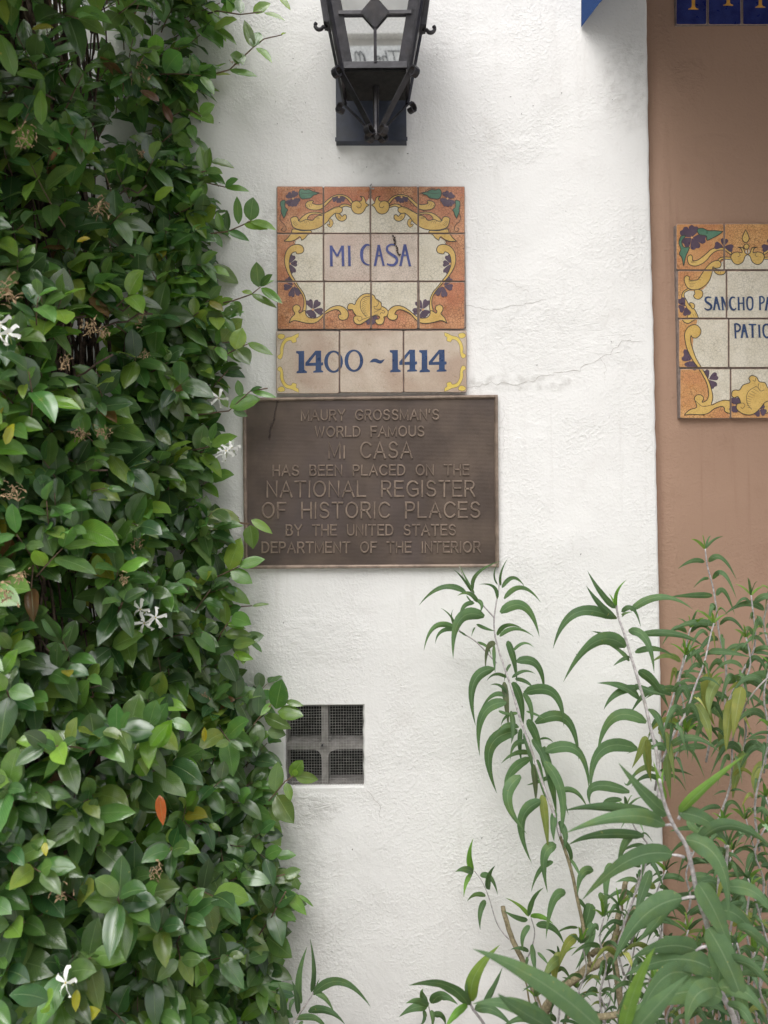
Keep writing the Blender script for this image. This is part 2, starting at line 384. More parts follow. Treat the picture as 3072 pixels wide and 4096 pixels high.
# ------------------------------------------------------------------ vent
FVd = .018
vent = thing('block_vent', (hc.x, FVd, HZ0), 'square concrete vent block with wire mesh set in the white wall', 'vent')
x0, x1, z0, z1 = HX0-.002, HX1+.002, HZ0-.002, HZ1+.002
cb = MB(); D0, D1 = .0135, .08
cx_, cz_ = hc.x + .0, hc.z - .004
bw = .0080
def rounded(xa, xb, za, zb, corner, r=.030, n=6):
    """cell outline with the corner nearest the middle of the block rounded"""
    pts = [(xa, za), (xb, za), (xb, zb), (xa, zb)]; out = []
    for i, p in enumerate(pts):
        if i == corner:
            a, b = Vector(pts[i-1]), Vector(pts[(i+1) % 4]); c = Vector(p)
            pa, pb = c + (a-c).normalized()*r, c + (b-c).normalized()*r*.7
            for q in range(n+1):
                t = q/n; out.append(tuple(pa*(1-t)**2 + c*2*t*(1-t) + pb*t*t))
        else:
            n2 = pts[(i+1) % 4]; out.append(p)
    return out
cells = [(x0+.008, cx_-bw, cz_+bw, z1-.004, 1, .010), (cx_+bw, x1-.006, cz_+bw, z1-.004, 0, .010),
         (x0+.008, cx_-bw, z0+.007, cz_-bw, 2, .028), (cx_+bw, x1-.006, z0+.007, cz_-bw, 3, .028)]
loops = [[Vector((x0, z0, 0)), Vector((x1, z0, 0)), Vector((x1, z1, 0)), Vector((x0, z1, 0))]]
cell_l = [rounded(*c[:5], r=c[5]) for c in cells]
for c in cell_l: loops.append([Vector((p[0], p[1], 0)) for p in c])
tri = tessellate_polygon(loops); flat = [p for l in loops for p in l]
cb.add([(p.x, D0, p.y) for p in flat], [tuple(t) for t in tri])
for c in cell_l:
    k = len(c); cb.add([(p[0], D0, p[1]) for p in c] + [(p[0], D1, p[1]) for p in c], [(i, (i+1) % k, k+(i+1) % k, k+i) for i in range(k)])
cb.build('concrete_block', M['conc'], vent)
cv = MB(); cv.add([(x, y, z) for y in (D1+.001, .9) for x, z in ((x0-.3, z0-.3), (x1+.3, z0-.3), (x1+.3, z1+.3), (x0-.3, z1+.3))], [(4,5,6,7), (0,1,5,4), (1,2,6,5), (2,3,7,6), (3,0,4,7)]); cv.build('dark_crawl_space', M['near_black'], vent)  # void behind the cells, its walls coloured near-black to read as shade
wm = MB(); sp = (x1-x0)/30.5
for i in range(31):
    x = x0 + .002 + i*sp
    wm.tube([(x + .0009*noise.noise((x*90, z0+q*.03, 1)), .0085 + .0010*noise.noise((x*30, q*.4, 2)), z0 + (z1-z0)*q/10) for q in range(11)], .00036, 4)
    z = z0 + .002 + i*(z1-z0)/30.5
    wm.tube([(x0 + (x1-x0)*q/10, .0077 + .0010*noise.noise((q*.4, z*30, 3)), z + .0011*noise.noise((q*.5, z*90, 4))) for q in range(11)], .00036, 4)
wm.build('wire_mesh', M['wire'], vent)
bt = MB(); c0 = W(*FV(795, 730), -.025); bt.tube([(c0.x, .005, c0.z), (c0.x, .017, c0.z)], .0022, 8); bt.build('bolt', M['iron'], vent)

# ------------------------------------------------------------------ 2-D art helpers (photo pixels)
def spl(pts, closed=True, n=5):
    k = len(pts); out = []
    for i in range(k if closed else k-1):
        g_ = lambda j: pts[j % k] if closed else pts[max(0, min(k-1, j))]
        p0, p1, p2, p3 = g_(i-1), g_(i), g_(i+1), g_(i+2)
        if math.hypot(p1[0]-p2[0], p1[1]-p2[1]) < 1e-6: continue
        if p0 == p1: p0 = (p1[0]-(p2[0]-p1[0])*.3, p1[1]-(p2[1]-p1[1])*.3)
        if p3 == p2: p3 = (p2[0]+(p2[0]-p1[0])*.3, p2[1]+(p2[1]-p1[1])*.3)
        for q in range(n):
            t = q/n; t2 = t*t; t3 = t2*t
            out.append(tuple(.5*((2*p1[a]) + (-p0[a]+p2[a])*t + (2*p0[a]-5*p1[a]+4*p2[a]-p3[a])*t2 + (-p0[a]+3*p1[a]-3*p2[a]+p3[a])*t3) for a in (0, 1)))
    if not closed: out.append(pts[-1])
    return out
def tris(loops):
    ls = [[Vector((p[0], p[1], 0)) for p in l] for l in loops]; flat = [p for l in loops for p in l]
    return [[flat[i] for i in t] for t in tessellate_polygon(ls)]
def stroke(pts, w0, w1=None, closed=False):
    w1 = w0 if w1 is None else w1; out = []; k = len(pts); L_, R_ = [], []
    for i, p in enumerate(pts):
        a, b = (pts[i-1], pts[(i+1) % k]) if closed else (pts[max(i-1, 0)], pts[min(i+1, k-1)])
        dx, dy = b[0]-a[0], b[1]-a[1]; l = math.hypot(dx, dy) or 1; f = i/max(1, k-1)
        h = (w0*(1-f)+w1*f)/2 if not callable(w0) else w0(f)/2
        L_.append((p[0]-dy/l*h, p[1]+dx/l*h)); R_.append((p[0]+dy/l*h, p[1]-dx/l*h))
    for i in range(k if closed else k-1):
        j = (i+1) % k; out += [[L_[i], R_[i], R_[j]], [L_[i], R_[j], L_[j]]]
    return out
def ell(cx, cy, rx, ry=None, n=20): ry = ry or rx; return [(cx+rx*math.cos(2*math.pi*i/n), cy+ry*math.sin(2*math.pi*i/n)) for i in range(n)]
def clip(tri, rc):
    x0, y0, x1, y1 = rc; poly = tri
    for ax, lim, sgn in ((0, x0, 1), (0, x1, -1), (1, y0, 1), (1, y1, -1)):
        out = []
        for i in range(len(poly)):
            a, b = poly[i], poly[(i+1) % len(poly)]; da, db = (a[ax]-lim)*sgn, (b[ax]-lim)*sgn
            if da >= 0: out.append(a)
            if (da >= 0) != (db >= 0):
                t = da/(da-db); out.append((a[0]+(b[0]-a[0])*t, a[1]+(b[1]-a[1])*t))
        poly = out
        if len(poly) < 3: return []
    return poly

class Art:
    def __init__(s): s.items = []; s.layer = 0
    def tri(s, tl, mat, step=True):
        if step: s.layer += 1
        s.items.append((tl, mat, s.layer))
    def blob(s, pts, mat, line=True, smooth=True, lw=3.3, holes=()):
        p = spl(pts) if smooth else pts
        s.tri(tris([p] + list(holes)), mat)
        if line: s.tri(stroke(p, lw, lw, True), 'line')
    def line(s, pts, lw=2.9, mat='line', lw2=None): s.tri(stroke(spl(pts, False), lw, lw2), mat)
    def petal(s, c, tip, wd, mat='purple'):
        d = (tip[0]-c[0], tip[1]-c[1]); n = (-d[1], d[0]); l = math.hypot(*d); f = wd/l
        P = lambda a, b: (c[0]+d[0]*a+n[0]*b*f, c[1]+d[1]*a+n[1]*b*f)
        s.tri(tris([spl([P(.1, .05), P(.45, .34), P(.8, .52), P(1.02, .30), P(.97, .0), P(1.05, -.28), P(.82, -.52), P(.45, -.36), P(.1, -.05)])]), mat)
    def flower(s, F, c, tips, wd, dot=17):
        c = F(*c)
        for t in tips: s.petal(c, F(*t), wd)
        s.tri(tris([ell(c[0], c[1], dot*.24, n=10)]), 'terra_dot')
    def mirror(s, items, fn):
        m = []
        base = s.layer
        for tl, mat, ly in items: m.append(([[fn(p) for p in reversed(t)] for t in tl], mat, ly + 120))
        s.items += m; s.layer += 120
LAY = 0.0000045
M['terra_dot'] = simple('dot_glaze', srgb(206, 158, 104), .4)

def tile_panel(root, tiles, art, depth, edge='tile_edge', gap=1.5, lettering=None, bev=2.2):
    """tiles: (x0,y0,x1,y1,material,label). Art triangles are clipped to each tile and baked into its mesh."""
    letter_mb = {}
    for (x0, y0, x1, y1, mat, lab) in tiles:
        rnd = random.Random(int(x0*7+y0)); a0, b0, c0 = rnd.uniform(-.0007, .0007), rnd.uniform(-.0009, .0009), rnd.uniform(-.0009, .0009)
        jx, jy = rnd.uniform(-.8, .8), rnd.uniform(-.8, .8)
        x0 += gap+jx*.5; x1 -= gap-jx*.5; y0 += gap+jy*.5; y1 -= gap-jy*.5
        dep = lambda p: depth + a0 + b0*((p[0]-x0)/(x1-x0)-.5) + c0*((p[1]-y0)/(y1-y0)-.5)
        mats = [M[mat], M[edge], M['rim']]; mb = MB()
        def loop(ins, dd):      # rounded-corner outline, slightly irregular
            pts = []; r = 5
            X0, Y0, X1, Y1 = x0+ins, y0+ins, x1-ins, y1-ins
            for (cx, cy, sx, sy) in ((X0, Y0, 1, 1), (X1, Y0, -1, 1), (X1, Y1, -1, -1), (X0, Y1, 1, -1)):
                a = [(cx, cy+sy*r), (cx+sx*r*.3, cy+sy*r*.3), (cx+sx*r, cy)]
                if (sx, sy) in ((-1, 1), (1, -1)): a.reverse()
                pts += a
            out = []
            for i, p in enumerate(pts):
                q = pts[(i+1) % len(pts)]; n_ = 6 if math.hypot(p[0]-q[0], p[1]-q[1]) > 20 else 1
                for e in range(n_):
                    u = (p[0]+(q[0]-p[0])*e/n_, p[1]+(q[1]-p[1])*e/n_)
                    jj = 1.1*noise.noise((u[0]*.03, u[1]*.03, 5))
                    out.append((u[0]+jj, u[1]+jj))
            return [W(p[0], p[1], dep(p)+dd) for p in out]
        l0, l1, l2 = loop(bev, 0), loop(0, -.0016), loop(0, -depth*.97)
        k = len(l0)
        mb.add(l0, [tuple(range(k))])
        mb.add(l0+l1, [(i, (i+1) % k, k+(i+1) % k, k+i) for i in range(k)], 2)
        mb.add(l1+l2, [(i, (i+1) % k, k+(i+1) % k, k+i) for i in range(k)], 1)
        rc = (x0+bev, y0+bev, x1-bev, y1-bev); slot = {}
        for tl, am, ly in art.items:
            for t in tl:
                if max(p[0] for p in t) < rc[0] or min(p[0] for p in t) > rc[2] or max(p[1] for p in t) < rc[1] or min(p[1] for p in t) > rc[3]: continue
                c = clip(t, rc)
                if len(c) < 3: continue
                word = lettering and am.split('|')[0] == lettering
                tgt = letter_mb.setdefault(am, MB()) if word else mb
                if word: mi = 0
                else:
                    if am not in slot: slot[am] = len(mats); mats.append(M[am])
                    mi = slot[am]
                vv = [W(p[0], p[1], dep(p)+.00012+ly*LAY) for p in c]
                nn = (vv[1]-vv[0]).cross(vv[2]-vv[0])
                if nn.y > 0: vv.reverse()
                tgt.add(vv, [tuple(range(len(vv)))], mi)
        mb.build('tile', mats, root, label=lab)
    for q in letter_mb.values(): q.build('lettering', M[lettering], root)

# ------------------------------------------------------------------ MI CASA panel
T1, T2, T3 = frame(1100, 740, .2411), frame(1100, 1020, .2411), frame(1400, 1120, .2411)
def L1(F, *pts): return [F(*p) for p in pts]
art = Art()
def mirx(p):
    t = max(0, min(1, (p[1]-1031)/155)); t = t*t*(3-2*t)
    return (2961.9 - 18.7*t - p[0], p[1])
cream = L1(T1, (1590,330),(1480,330),(1370,380),(1250,355),(1150,340),(1080,380),(1000,415),(900,520),(810,620),(700,690),(560,735),(500,850),(420,880),(330,935),(330,1000),(215,1110)) + \
        L1(T2, (200,80),(225,240),(320,430),(420,580),(490,730),(500,880),(490,960),(570,1035),(700,1030),(810,965),(900,900),(1050,865),(1180,930),(1230,900),(1330,850),(1450,720),(1590,650))
cr = spl(cream, True, 3)
art.tri(tris([cr + []]), 'cream'); i0 = len(art.items) - 1
art.blob(L1(T1, (640,270),(600,260),(540,275),(505,320),(520,370),(580,405),(680,415),(760,400),(830,350),(900,280),(980,210),(1060,185),(1140,195),(1210,245),(1258,305),(1290,290),(1240,220),(1160,172),(1060,158),(960,185),(880,240),(810,300),(740,325),(670,320),(620,300)), 'yellow')
art.flower(T1, (1060,200), [(955,250),(1060,295),(1155,250)], 20)
art.blob(L1(T1, (1060,360),(1110,325),(1180,318),(1255,345),(1265,375),(1180,352),(1120,370),(1090,395)), 'yellow')
art.blob(L1(T1, (265,600),(262,555),(300,530),(350,525),(385,560),(392,590),(450,530),(540,470),(640,450),(740,460),(800,478),(850,450),(930,400),(1010,365),(1080,365),(1120,400),(1105,450),(1050,480),(1010,465),(960,500),(910,550),(870,610),(810,660),(720,715),(600,745),(450,745),(340,720),(290,680)), 'yellow')
art.blob(L1(T1, (540,545),(600,490),(700,480),(780,500),(720,508),(660,545),(630,582),(560,580)), 'terra')
art.line(L1(T1, (390,595),(450,600),(510,575),(570,580),(620,590))); art.line(L1(T1, (800,470),(880,440),(960,400),(1040,375)), 1.6)
for a, b in (((300,640),(350,600)),((310,660),(370,620)),((330,680),(380,640)),((480,600),(500,640)),((510,600),(530,640)),((540,595),(570,630)),((690,540),(740,535)),((690,560),(750,550)),((520,330),(540,380)),((560,320),(570,370)),((590,310),(610,350)),((400,610),(430,630)),((290,620),(330,590))):
    art.line(L1(T1, a, ((a[0]+b[0])/2+8, (a[1]+b[1])/2), b), 1.7, 'line', .8)
art.blob(L1(T1, (1005,470),(1010,530),(1050,580),(1100,600),(1150,590),(1185,550),(1180,500),(1140,495),(1115,520),(1070,480)), 'yellow')
for a, b in (((1060,560),(1075,520)),((1080,570),(1090,530)),((1050,540),(1060,510))): art.line(L1(T1, a, b), 1.5)
art.blob(L1(T1, (910,560),(950,580),(965,640),(930,700),(890,690),(865,655),(890,645),(905,665),(905,620),(890,590)), 'yellow', lw=2.2)
art.blob(L1(T1, (1275,300),(1330,265),(1400,270),(1430,260),(1445,220),(1410,185),(1410,185),(1470,200),(1500,260),(1510,300),(1562,332),(1562,332),(1510,370),(1470,440),(1410,480),(1330,470),(1280,420),(1265,360)), 'yellow')
art.line(L1(T1, (1395,278),(1430,320),(1420,365),(1380,378),(1352,350)), 2.2)
art.blob(L1(T1, (300,730),(270,800),(240,840),(200,890),(145,930),(145,930),(250,935),(330,910),(410,855),(410,855),(430,880),(440,920),(440,920),(500,880),(540,830),(600,800),(590,755),(450,760)), 'yellow')
art.flower(T1, (298,225), [(205,150),(340,108),(400,285),(318,355),(205,325)], 27)
art.blob(L1(T1, (400,110),(440,65),(500,85),(560,75),(640,110),(735,130),(735,130),(690,155),(640,170),(590,215),(520,225),(450,230),(410,190)), 'green')
art.line(L1(T1, (430,130),(520,140),(640,125)), 1.6)
art.blob(L1(T1, (165,255),(100,270),(90,330),(105,380),(100,430),(120,490),(145,555),(145,555),(175,500),(190,450),(210,410),(170,370),(165,320)), 'green')
art.line(L1(T1, (110,465),(80,530),(100,600),(150,650),(185,710),(175,760),(130,765),(110,730),(140,710)), 2.4)
art.line(L1(T1, (500,70),(560,50),(640,80),(690,130),(790,150)), 1.8)
art.line(L1(T1, (300,970),(320,925),(345,950),(320,985)), 1.6)
art.flower(T2, (245,145), [(300,5),(365,140),(310,295)], 25)
art.flower(T2, (300,515), [(200,385),(150,540),(268,690),(415,655)], 25)
art.blob(L1(T1, (345,1110),(360,1140),(410,1140),(460,1120),(480,1070),(450,1010),(380,985),(290,1000),(220,1050),(175,1130),(160,1230)) +
         L1(T2, (168,170),(200,270),(250,370),(310,450),(370,530),(430,620),(475,720),(480,820),(460,930),(510,925),(517,800),(500,700),(460,610),(400,530),(340,430),(280,330),(245,230),(235,140),(245,50)) + L1(T1, (262,1160),(300,1120)), 'yellow')
art.blob(L1(T2, (230,1130),(230,1130),(270,1040),(330,975),(300,920),(300,860),(350,825),(410,850),(420,900),(395,930),(410,965),(450,940),(500,925),(515,990),(570,1040),(680,1045),(760,1000),(830,940),(930,870),(1030,840),(1120,855),(1190,910),(1220,980),(1200,1050),(1140,1080),(1080,1070),(1050,1030),(1060,990),(1095,980),(1060,920),(1000,905),(920,930),(830,980),(760,1060),(680,1120),(580,1135),(470,1120),(350,1090),(290,1095)), 'yellow')
art.flower(T2, (628,905), [(555,750),(725,765),(790,945),(630,1040),(540,985)], 27)
art.mirror(art.items[i0:], mirx)
# pieces on the middle line
art.line(L1(T1, (1580,80),(1555,110),(1560,150),(1590,150),(1600,110),(1580,80)), 1.8); art.line(L1(T1, (1560,160),(1545,200),(1580,220),(1610,190),(1590,155)), 1.8)
art.flower(T3, (360,650), [(270,710),(450,610),(405,725)], 22, 0.1)
art.blob(L1(T3, (20,490),(-30,490),(-42,450),(-20,400),(30,388),(78,408),(110,340),(170,270),(240,230),(330,228),(400,258),(425,310),(470,335),(515,380),(527,432),(580,460),(625,505),(630,560),(600,605),(562,612),(570,660),(540,725),(470,740),(425,700),(425,655),(470,650),(490,610),(430,590),(350,622),(250,690),(170,735),(100,725),(58,670),(65,612),(100,590),(60,540),(42,495)), 'yellow')
art.line(L1(T3, (330,270),(240,282),(185,340),(172,430),(200,530),(275,615)), 2.4)
for i in range(11):
    t = i/10; p = (235-58*math.sin(t*2.6)+t*30, 290+t*290); q = (300+t*10-40*math.sin(t*3), 380+t*210 if t > .4 else 320+t*330)
    art.line(L1(T3, p, ((p[0]+q[0])/2+6, (p[1]+q[1])/2+4), q), 1.7, 'line', .7)
art.line(L1(T3, (120,640),(150,680),(195,660),(185,610),(100,595)), 2); art.line(L1(T3, (200,655),(320,615),(460,565)), 2)
art.line(L1(T3, (440,340),(480,370),(440,440),(400,440),(420,480),(500,480),(525,440)), 2); art.line(L1(T3, (530,500),(575,520),(560,550),(520,540),(500,570)), 2)
for i in range(4): art.line(L1(T3, (400+i*25,540-i*14),(470+i*18,500-i*5)), 1.5)
for i in range(5): art.line(L1(T3, (325,285+i*22),(380-i*8,300+i*34)), 1.4)

def serif_letter(strokes, F, mat, lw):
    """painted letters: each stroke (points, width, serif-start, serif-end)"""
    for pts, wd, s0, s1 in strokes:
        p = [F(*q) for q in pts]; p = spl(p, False) if len(p) > 2 else p
        art_cur.tri(stroke(p, wd*lw if not callable(wd) else (lambda f: wd(f)*lw)), mat)
        for on, e, o in ((s0, p[0], p[1]), (s1, p[-1], p[-2])):
            if on: art_cur.tri(tris([ell(e[0], e[1], on*lw*.5, lw*5.4, 12)]), mat)
art_cur = art
MC = frame(1280, 900, .2411); lw = .2411
brush = lambda f: 22 + 30*math.sin(math.pi*min(1, f*1.15))**1.2
serif_letter([
    ([(183,345),(190,680)], 44, 64, 64), ([(185,352),(285,520)], 34, 0, 0), ([(285,520),(370,350)], 34, 0, 0), ([(375,345),(384,680)], 44, 68, 58),
    ([(483,348),(490,675)], 42, 64, 64)], MC, 'blue|1', lw)
serif_letter([
    ([(845,345),(770,330),(705,400),(690,500),(712,600),(780,655),(850,660)], brush, 0, 0),
    ([(975,335),(912,675)], 40, 60, 50), ([(978,340),(1055,672)], 36, 0, 46), ([(940,508),(1030,508)], 22, 0, 0),
    ([(1245,335),(1185,322),(1120,360),(1118,430),(1190,490),(1262,540),(1275,600),(1230,660),(1165,665),(1120,650),(1130,640)], lambda f: 20+26*math.sin(math.pi*f), 0, 0),
    ([(1408,325),(1335,675)], 40, 62, 60), ([(1412,330),(1492,680)], 40, 0, 60), ([(1370,500),(1455,500)], 24, 0, 0)], MC, 'blue|2', lw)

P0 = W(1484, 1320, 0)
panel = thing('tile_panel', (P0.x, 0, P0.z), 'flowered tile panel reading MI CASA on the white wall under the lantern', 'tile sign')
xs4 = [1106, 1294, 1482, 1673, 1861]; ys3 = [(744, 934), (934, 1126), (1126, 1318)]
tl_ = []
for r_, (ya, yb) in enumerate(ys3):
    for c_ in range(4):
        tl_.append((xs4[c_]+(2 if r_ == 2 else 0), ya, xs4[c_+1]+(2 if r_ == 2 else 0)-(0 if r_ < 2 or c_ < 2 else 3), yb, 'pinkish' if (r_ == 1 and c_ in (1, 2)) else 'terra', None))
# the two middle tiles carry their own pinkish cream over their whole face: no cream patch on them
mid_rect = (xs4[1], 934, xs4[3], 1126)
art.items[0] = (art.items[0][0], 'cream', art.items[0][2])
class Sub(Art): pass
def without(art_, mats_, rc):
    s = Sub(); s.items = []
    for tl, mat, ly in art_.items:
        if mat in mats_:
            tl = [t for t in tl]
        s.items.append((tl, mat, ly))
    return s
for t in tl_:
    pass
def panel_build(root, tiles, art_, depth, lettering, skip):
    a = [t for t in tiles if t[4] not in skip]; b = [t for t in tiles if t[4] in skip]
    s0 = Art(); s0.items = [i for i in art_.items if '|' not in i[1]]
    tile_panel(root, a, s0, depth, lettering=None)
    s = Art(); s.items = [i for i in art_.items if i[1] != 'cream']
    tile_panel(root, b, s, depth, lettering=lettering)
panel_build(panel, tl_, art, .0125, 'blue', ('pinkish',))
nl = MB(); nl.tube([W(*T1(*p), q) for p, q in (((1640,60),.014),((1610,65),.018),((1585,45),.020),((1580,15),.019),((1595,-10),.014),((1600,-14),.001))], .0016, 6); nl.build('wire_hook', M['wire'], panel)
gm = MB(); a, b = W(1108, 1317, .009), W(1858, 746, .009)
gm.box((a.x, -.009, a.z), (b.x, -.0005, b.z)); gm.build('grout', M['grout'], panel)

# ------------------------------------------------------------------ number panel
NF = frame(1100, 1300, .4702)
art = Art(); art_cur = art
orn = [L1(NF, (203,70),(203,70),(200,100),(180,115),(183,142),(150,152),(135,132),(100,142),(75,182),(68,250),(52,288),(28,285),(22,262),(45,243),(43,200),(60,150),(90,112),(140,98),(172,82)),
       L1(NF, (60,122),(30,112),(22,92),(45,76),(80,84),(82,105))]
my = lambda p: (p[0], 2*(1300+.4702*322.5)-p[1]); mxr = lambda p: (2*(1100+.4702*822)-p[0], p[1]+(-4))
for fn in (lambda p: p, my, mxr, lambda p: mxr(my(p))):
    for q in orn: art.blob([fn(p) for p in q], 'lemon', True, True, 1.2)
def num(polys, dx=0, dy=0, wd=1):
    loops = [[NF(x+dx, y+dy) for x, y in p] for p in polys]
    art.tri(tris(loops), 'cobalt|%d' % wd)
one = [[(180,222),(248,220),(250,380),(260,388),(272,395),(272,408),(183,411),(183,397),(200,386),(201,252),(192,243),(180,240)]]
four = [[(345,218),(392,218),(394,320),(405,316),(410,322),(410,342),(394,346),(394,384),(410,392),(410,403),(325,406),(325,394),(345,385),(345,347),(258,348),(258,322)], [(346,252),(290,323),(346,320)]]
zero = lambda cx, cy: [ell(cx, cy, 80, 95, 36), ell(cx+2, cy-1, 50, 78, 36)]
num(one); num(four); num(zero(498, 312)); num(zero(671, 304))
num([spl([(803,318),(803,318),(830,290),(862,286),(895,300),(935,290),(935,290),(915,318),(890,328),(850,316),(825,318)], True, 4)], 0, 0, 2)
num(one, 797, -8, 3); num(four, 799, -8, 3); num(one, 1047, -8, 3); num(four, 1050, -8, 3)
P1 = W(1488, 1576, 0)
numbers = thing('tile_panel', (P1.x, 0, P1.z), 'three buff tiles with blue street numbers 1400 to 1414 above the plaque', 'tile sign')
tile_panel(numbers, [(1103, 1322, 1358, 1576, 'buff', None), (1358, 1321, 1614, 1572, 'buff', None), (1614, 1321, 1868, 1571, 'buff', None)], art, .015, lettering='cobalt')
gm = MB(); a, b = W(1106, 1570, .0115), W(1864, 1325, .0115)
gm.box((a.x, -.0105, a.z), (b.x, -.0005, b.z)); gm.build('grout', M['grout'], numbers)

# ------------------------------------------------------------------ panel on the brown wall
PF = frame(2560, 860, .3888)
art = Art(); art_cur = art
BD = -.009                                      # brown wall stands 9 mm behind the white one
cream = L1(PF, (1107,420),(1060,480),(1000,500),(935,440),(830,490),(755,560),(710,690),(620,780),(480,780),(450,830),(460,890),(520,990),(590,1060),(560,1200),(545,1390),(620,1570),(700,1720),(735,1850),(725,1945),(800,1920),(870,1900),(935,1930),(985,1890),(1040,1860),(1107,1760))
art.tri(tris([spl(cream, True, 3)]), 'cream')
art.blob(L1(PF, (490,430),(520,410),(540,430),(545,470),(600,460),(680,400),(740,350),(820,335),(890,345),(942,385),(930,405),(870,365),(800,365),(740,400),(690,460),(640,500),(570,525),(510,510),(490,470)), 'yellow')
art.flower(PF, (860,325), [(770,310),(872,245),(955,345)], 30, 12)
art.blob(L1(PF, (800,465),(840,435),(930,435),(930,455),(850,455),(825,475)), 'yellow')
art.blob(L1(PF, (935,430),(960,390),(1010,380),(1050,388),(1040,345),(1005,330),(1005,330),(1060,340),(1080,385),(1105,405),(1105,405),(1080,430),(1060,480),(1010,510),(960,490)), 'yellow')
art.line(L1(PF, (1015,385),(1030,415),(1005,430)), 2)
art.blob(L1(PF, (560,775),(565,810),(550,830),(570,860),(610,865),(645,830),(640,785),(600,765)), 'yellow')
art.blob(L1(PF, (500,755),(450,785),(430,830),(440,890),(480,950),(500,1010),(490,1060),(590,1060),(595,1040),(560,970),(510,930),(480,880),(455,830),(465,795),(520,765)), 'yellow')
art.blob(L1(PF, (510,905),(550,910),(563,945),(540,965)), 'yellow')
art.blob(L1(PF, (755,550),(770,590),(810,615),(860,610),(880,580),(860,570),(800,560)), 'yellow')
art.blob(L1(PF, (455,650),(480,625),(510,640),(510,670),(570,670),(600,660),(640,600),(690,530),(750,480),(810,470),(835,505),(820,540),(770,545),(750,535),(740,600),(710,680),(650,740),(580,768),(510,760),(470,720)), 'yellow')
art.blob(L1(PF, (440,1075),(480,1060),(580,1065),(540,1090),(500,1115),(460,1105)), 'yellow')
for a, b in (((500,680),(560,690)),((500,700),(570,705)),((510,720),(560,720)),((510,740),(550,738)),((520,475),(560,478)),((525,490),(580,492)),((600,640),(640,640)),((600,660),(630,662)),((545,1020),(560,1050)),((565,1010),(580,1045)),((800,590),(820,570)),((825,600),(835,575))): art.line(L1(PF, a, b), 1.7, 'line', .8)
art.flower(PF, (465,945), [(415,860),(405,970),(490,1030)], 32, 14)
art.flower(PF, (527,1497), [(480,1380),(445,1450),(490,1565),(590,1580)], 34, 16)
art.flower(PF, (703,1692), [(665,1600),(795,1650),(770,1770)], 32, 16)
art.blob(L1(PF, (525,1240),(540,1260),(580,1265),(620,1230),(625,1180),(590,1135),(540,1130),(490,1160),(460,1220),(465,1300),(490,1390),(540,1490),(590,1560),(640,1640),(690,1740),(705,1840),(690,1900),(650,1925),(640,1920),(655,1890),(645,1865),(620,1850),(580,1855),(560,1890),(575,1930),(580,1980),(520,2000),(480,2030),(455,2060),(455,2060),(520,2050),(620,2055),(700,2040),(770,1990),(840,1970),(868,1985),(870,2015),(900,2035),(935,2030),(935,1925),(870,1905),(800,1925),(735,1955),(750,1880),(735,1790),(700,1690),(640,1580),(580,1480),(540,1370),(520,1290)), 'yellow')
art.line(L1(PF, (575,1910),(600,1940),(650,1970),(730,1955)), 2)
art.flower(PF, (533,232), [(435,150),(560,115),(675,245),(580,345),(450,300)], 40, 16)
art.blob(L1(PF, (590,150),(640,135),(700,160),(760,160),(855,170),(855,170),(800,210),(740,240),(690,260),(680,215),(610,200)), 'green')
art.blob(L1(PF, (470,215),(420,220),(400,290),(420,350),(405,400),(430,440),(450,530),(450,530),(470,430),(500,360),(505,330),(450,330),(430,270)), 'green')
art.mirror(list(art.items), lambda p: (2*(2560+.3888*1107)-p[0], p[1]))
art.blob(L1(PF, (1087,150),(1087,150),(1122,230),(1112,270),(1087,282),(1062,268),(1053,230)), 'yellow'); art.blob([PF(*p) for p in ell(1095,325,27,27,10)], 'yellow')
art.flower(PF, (975,1955), [(950,1880),(1030,1900),(945,2020),(1010,2020)], 28, 14)
art.flower(PF, (1230,2000), [(1190,2060),(1290,2040),(1260,1950)], 28, 14)
art.blob(L1(PF, (970,1880),(945,1860),(950,1815),(980,1800),(1025,1800),(1060,1750),(1130,1722),(1120,1680),(1150,1652),(1200,1668),(1228,1715),(1285,1725),(1317,1780),(1370,1810),(1390,1860),(1370,1900),(1290,1925),(1240,1985),(1180,2040),(1120,2057),(1050,2040),(995,1995),(1000,1945),(1035,1930),(1010,1870)), 'yellow')
art.line(L1(PF, (1200,1760),(1120,1810),(1095,1880),(1110,1950),(1150,2000)), 2.2); art.line(L1(PF, (1035,1975),(1055,1990),(1080,1960),(1060,1935),(1020,1940)), 2)
art.line(L1(PF, (1160,1700),(1185,1710),(1190,1680)), 2); art.line(L1(PF, (1225,1730),(1215,1770),(1240,1810),(1280,1800)), 2)
for i in range(10):
    t = i/9; p = (1190-90*math.sin(t*2.2)-t*10, 1765+t*215); art.line(L1(PF, p, (p[0]+55-t*12, p[1]+25-t*30+10)), 1.7, 'line', .7)
SF = frame(2780, 1160, .176); lw = .176
b1 = 48
def lettersS(dx=0): pass
tS = lambda pts, dx, dy=0: [(x+dx, y+dy) for x, y in pts]
A_ = lambda dx, dy=0: [(tS([(478,155),(432,455)], dx, dy), 46, 78, 72), (tS([(485,165),(558,450)], dx, dy), 46, 0, 66), (tS([(450,300),(530,300)], dx, dy), 30, 0, 0)]
N_ = lambda dx: [(tS([(610,155),(635,455)], dx), 40, 66, 60), (tS([(620,165),(735,450)], dx), 44, 0, 0), (tS([(728,165),(735,455)], dx), 34, 60, 54)]
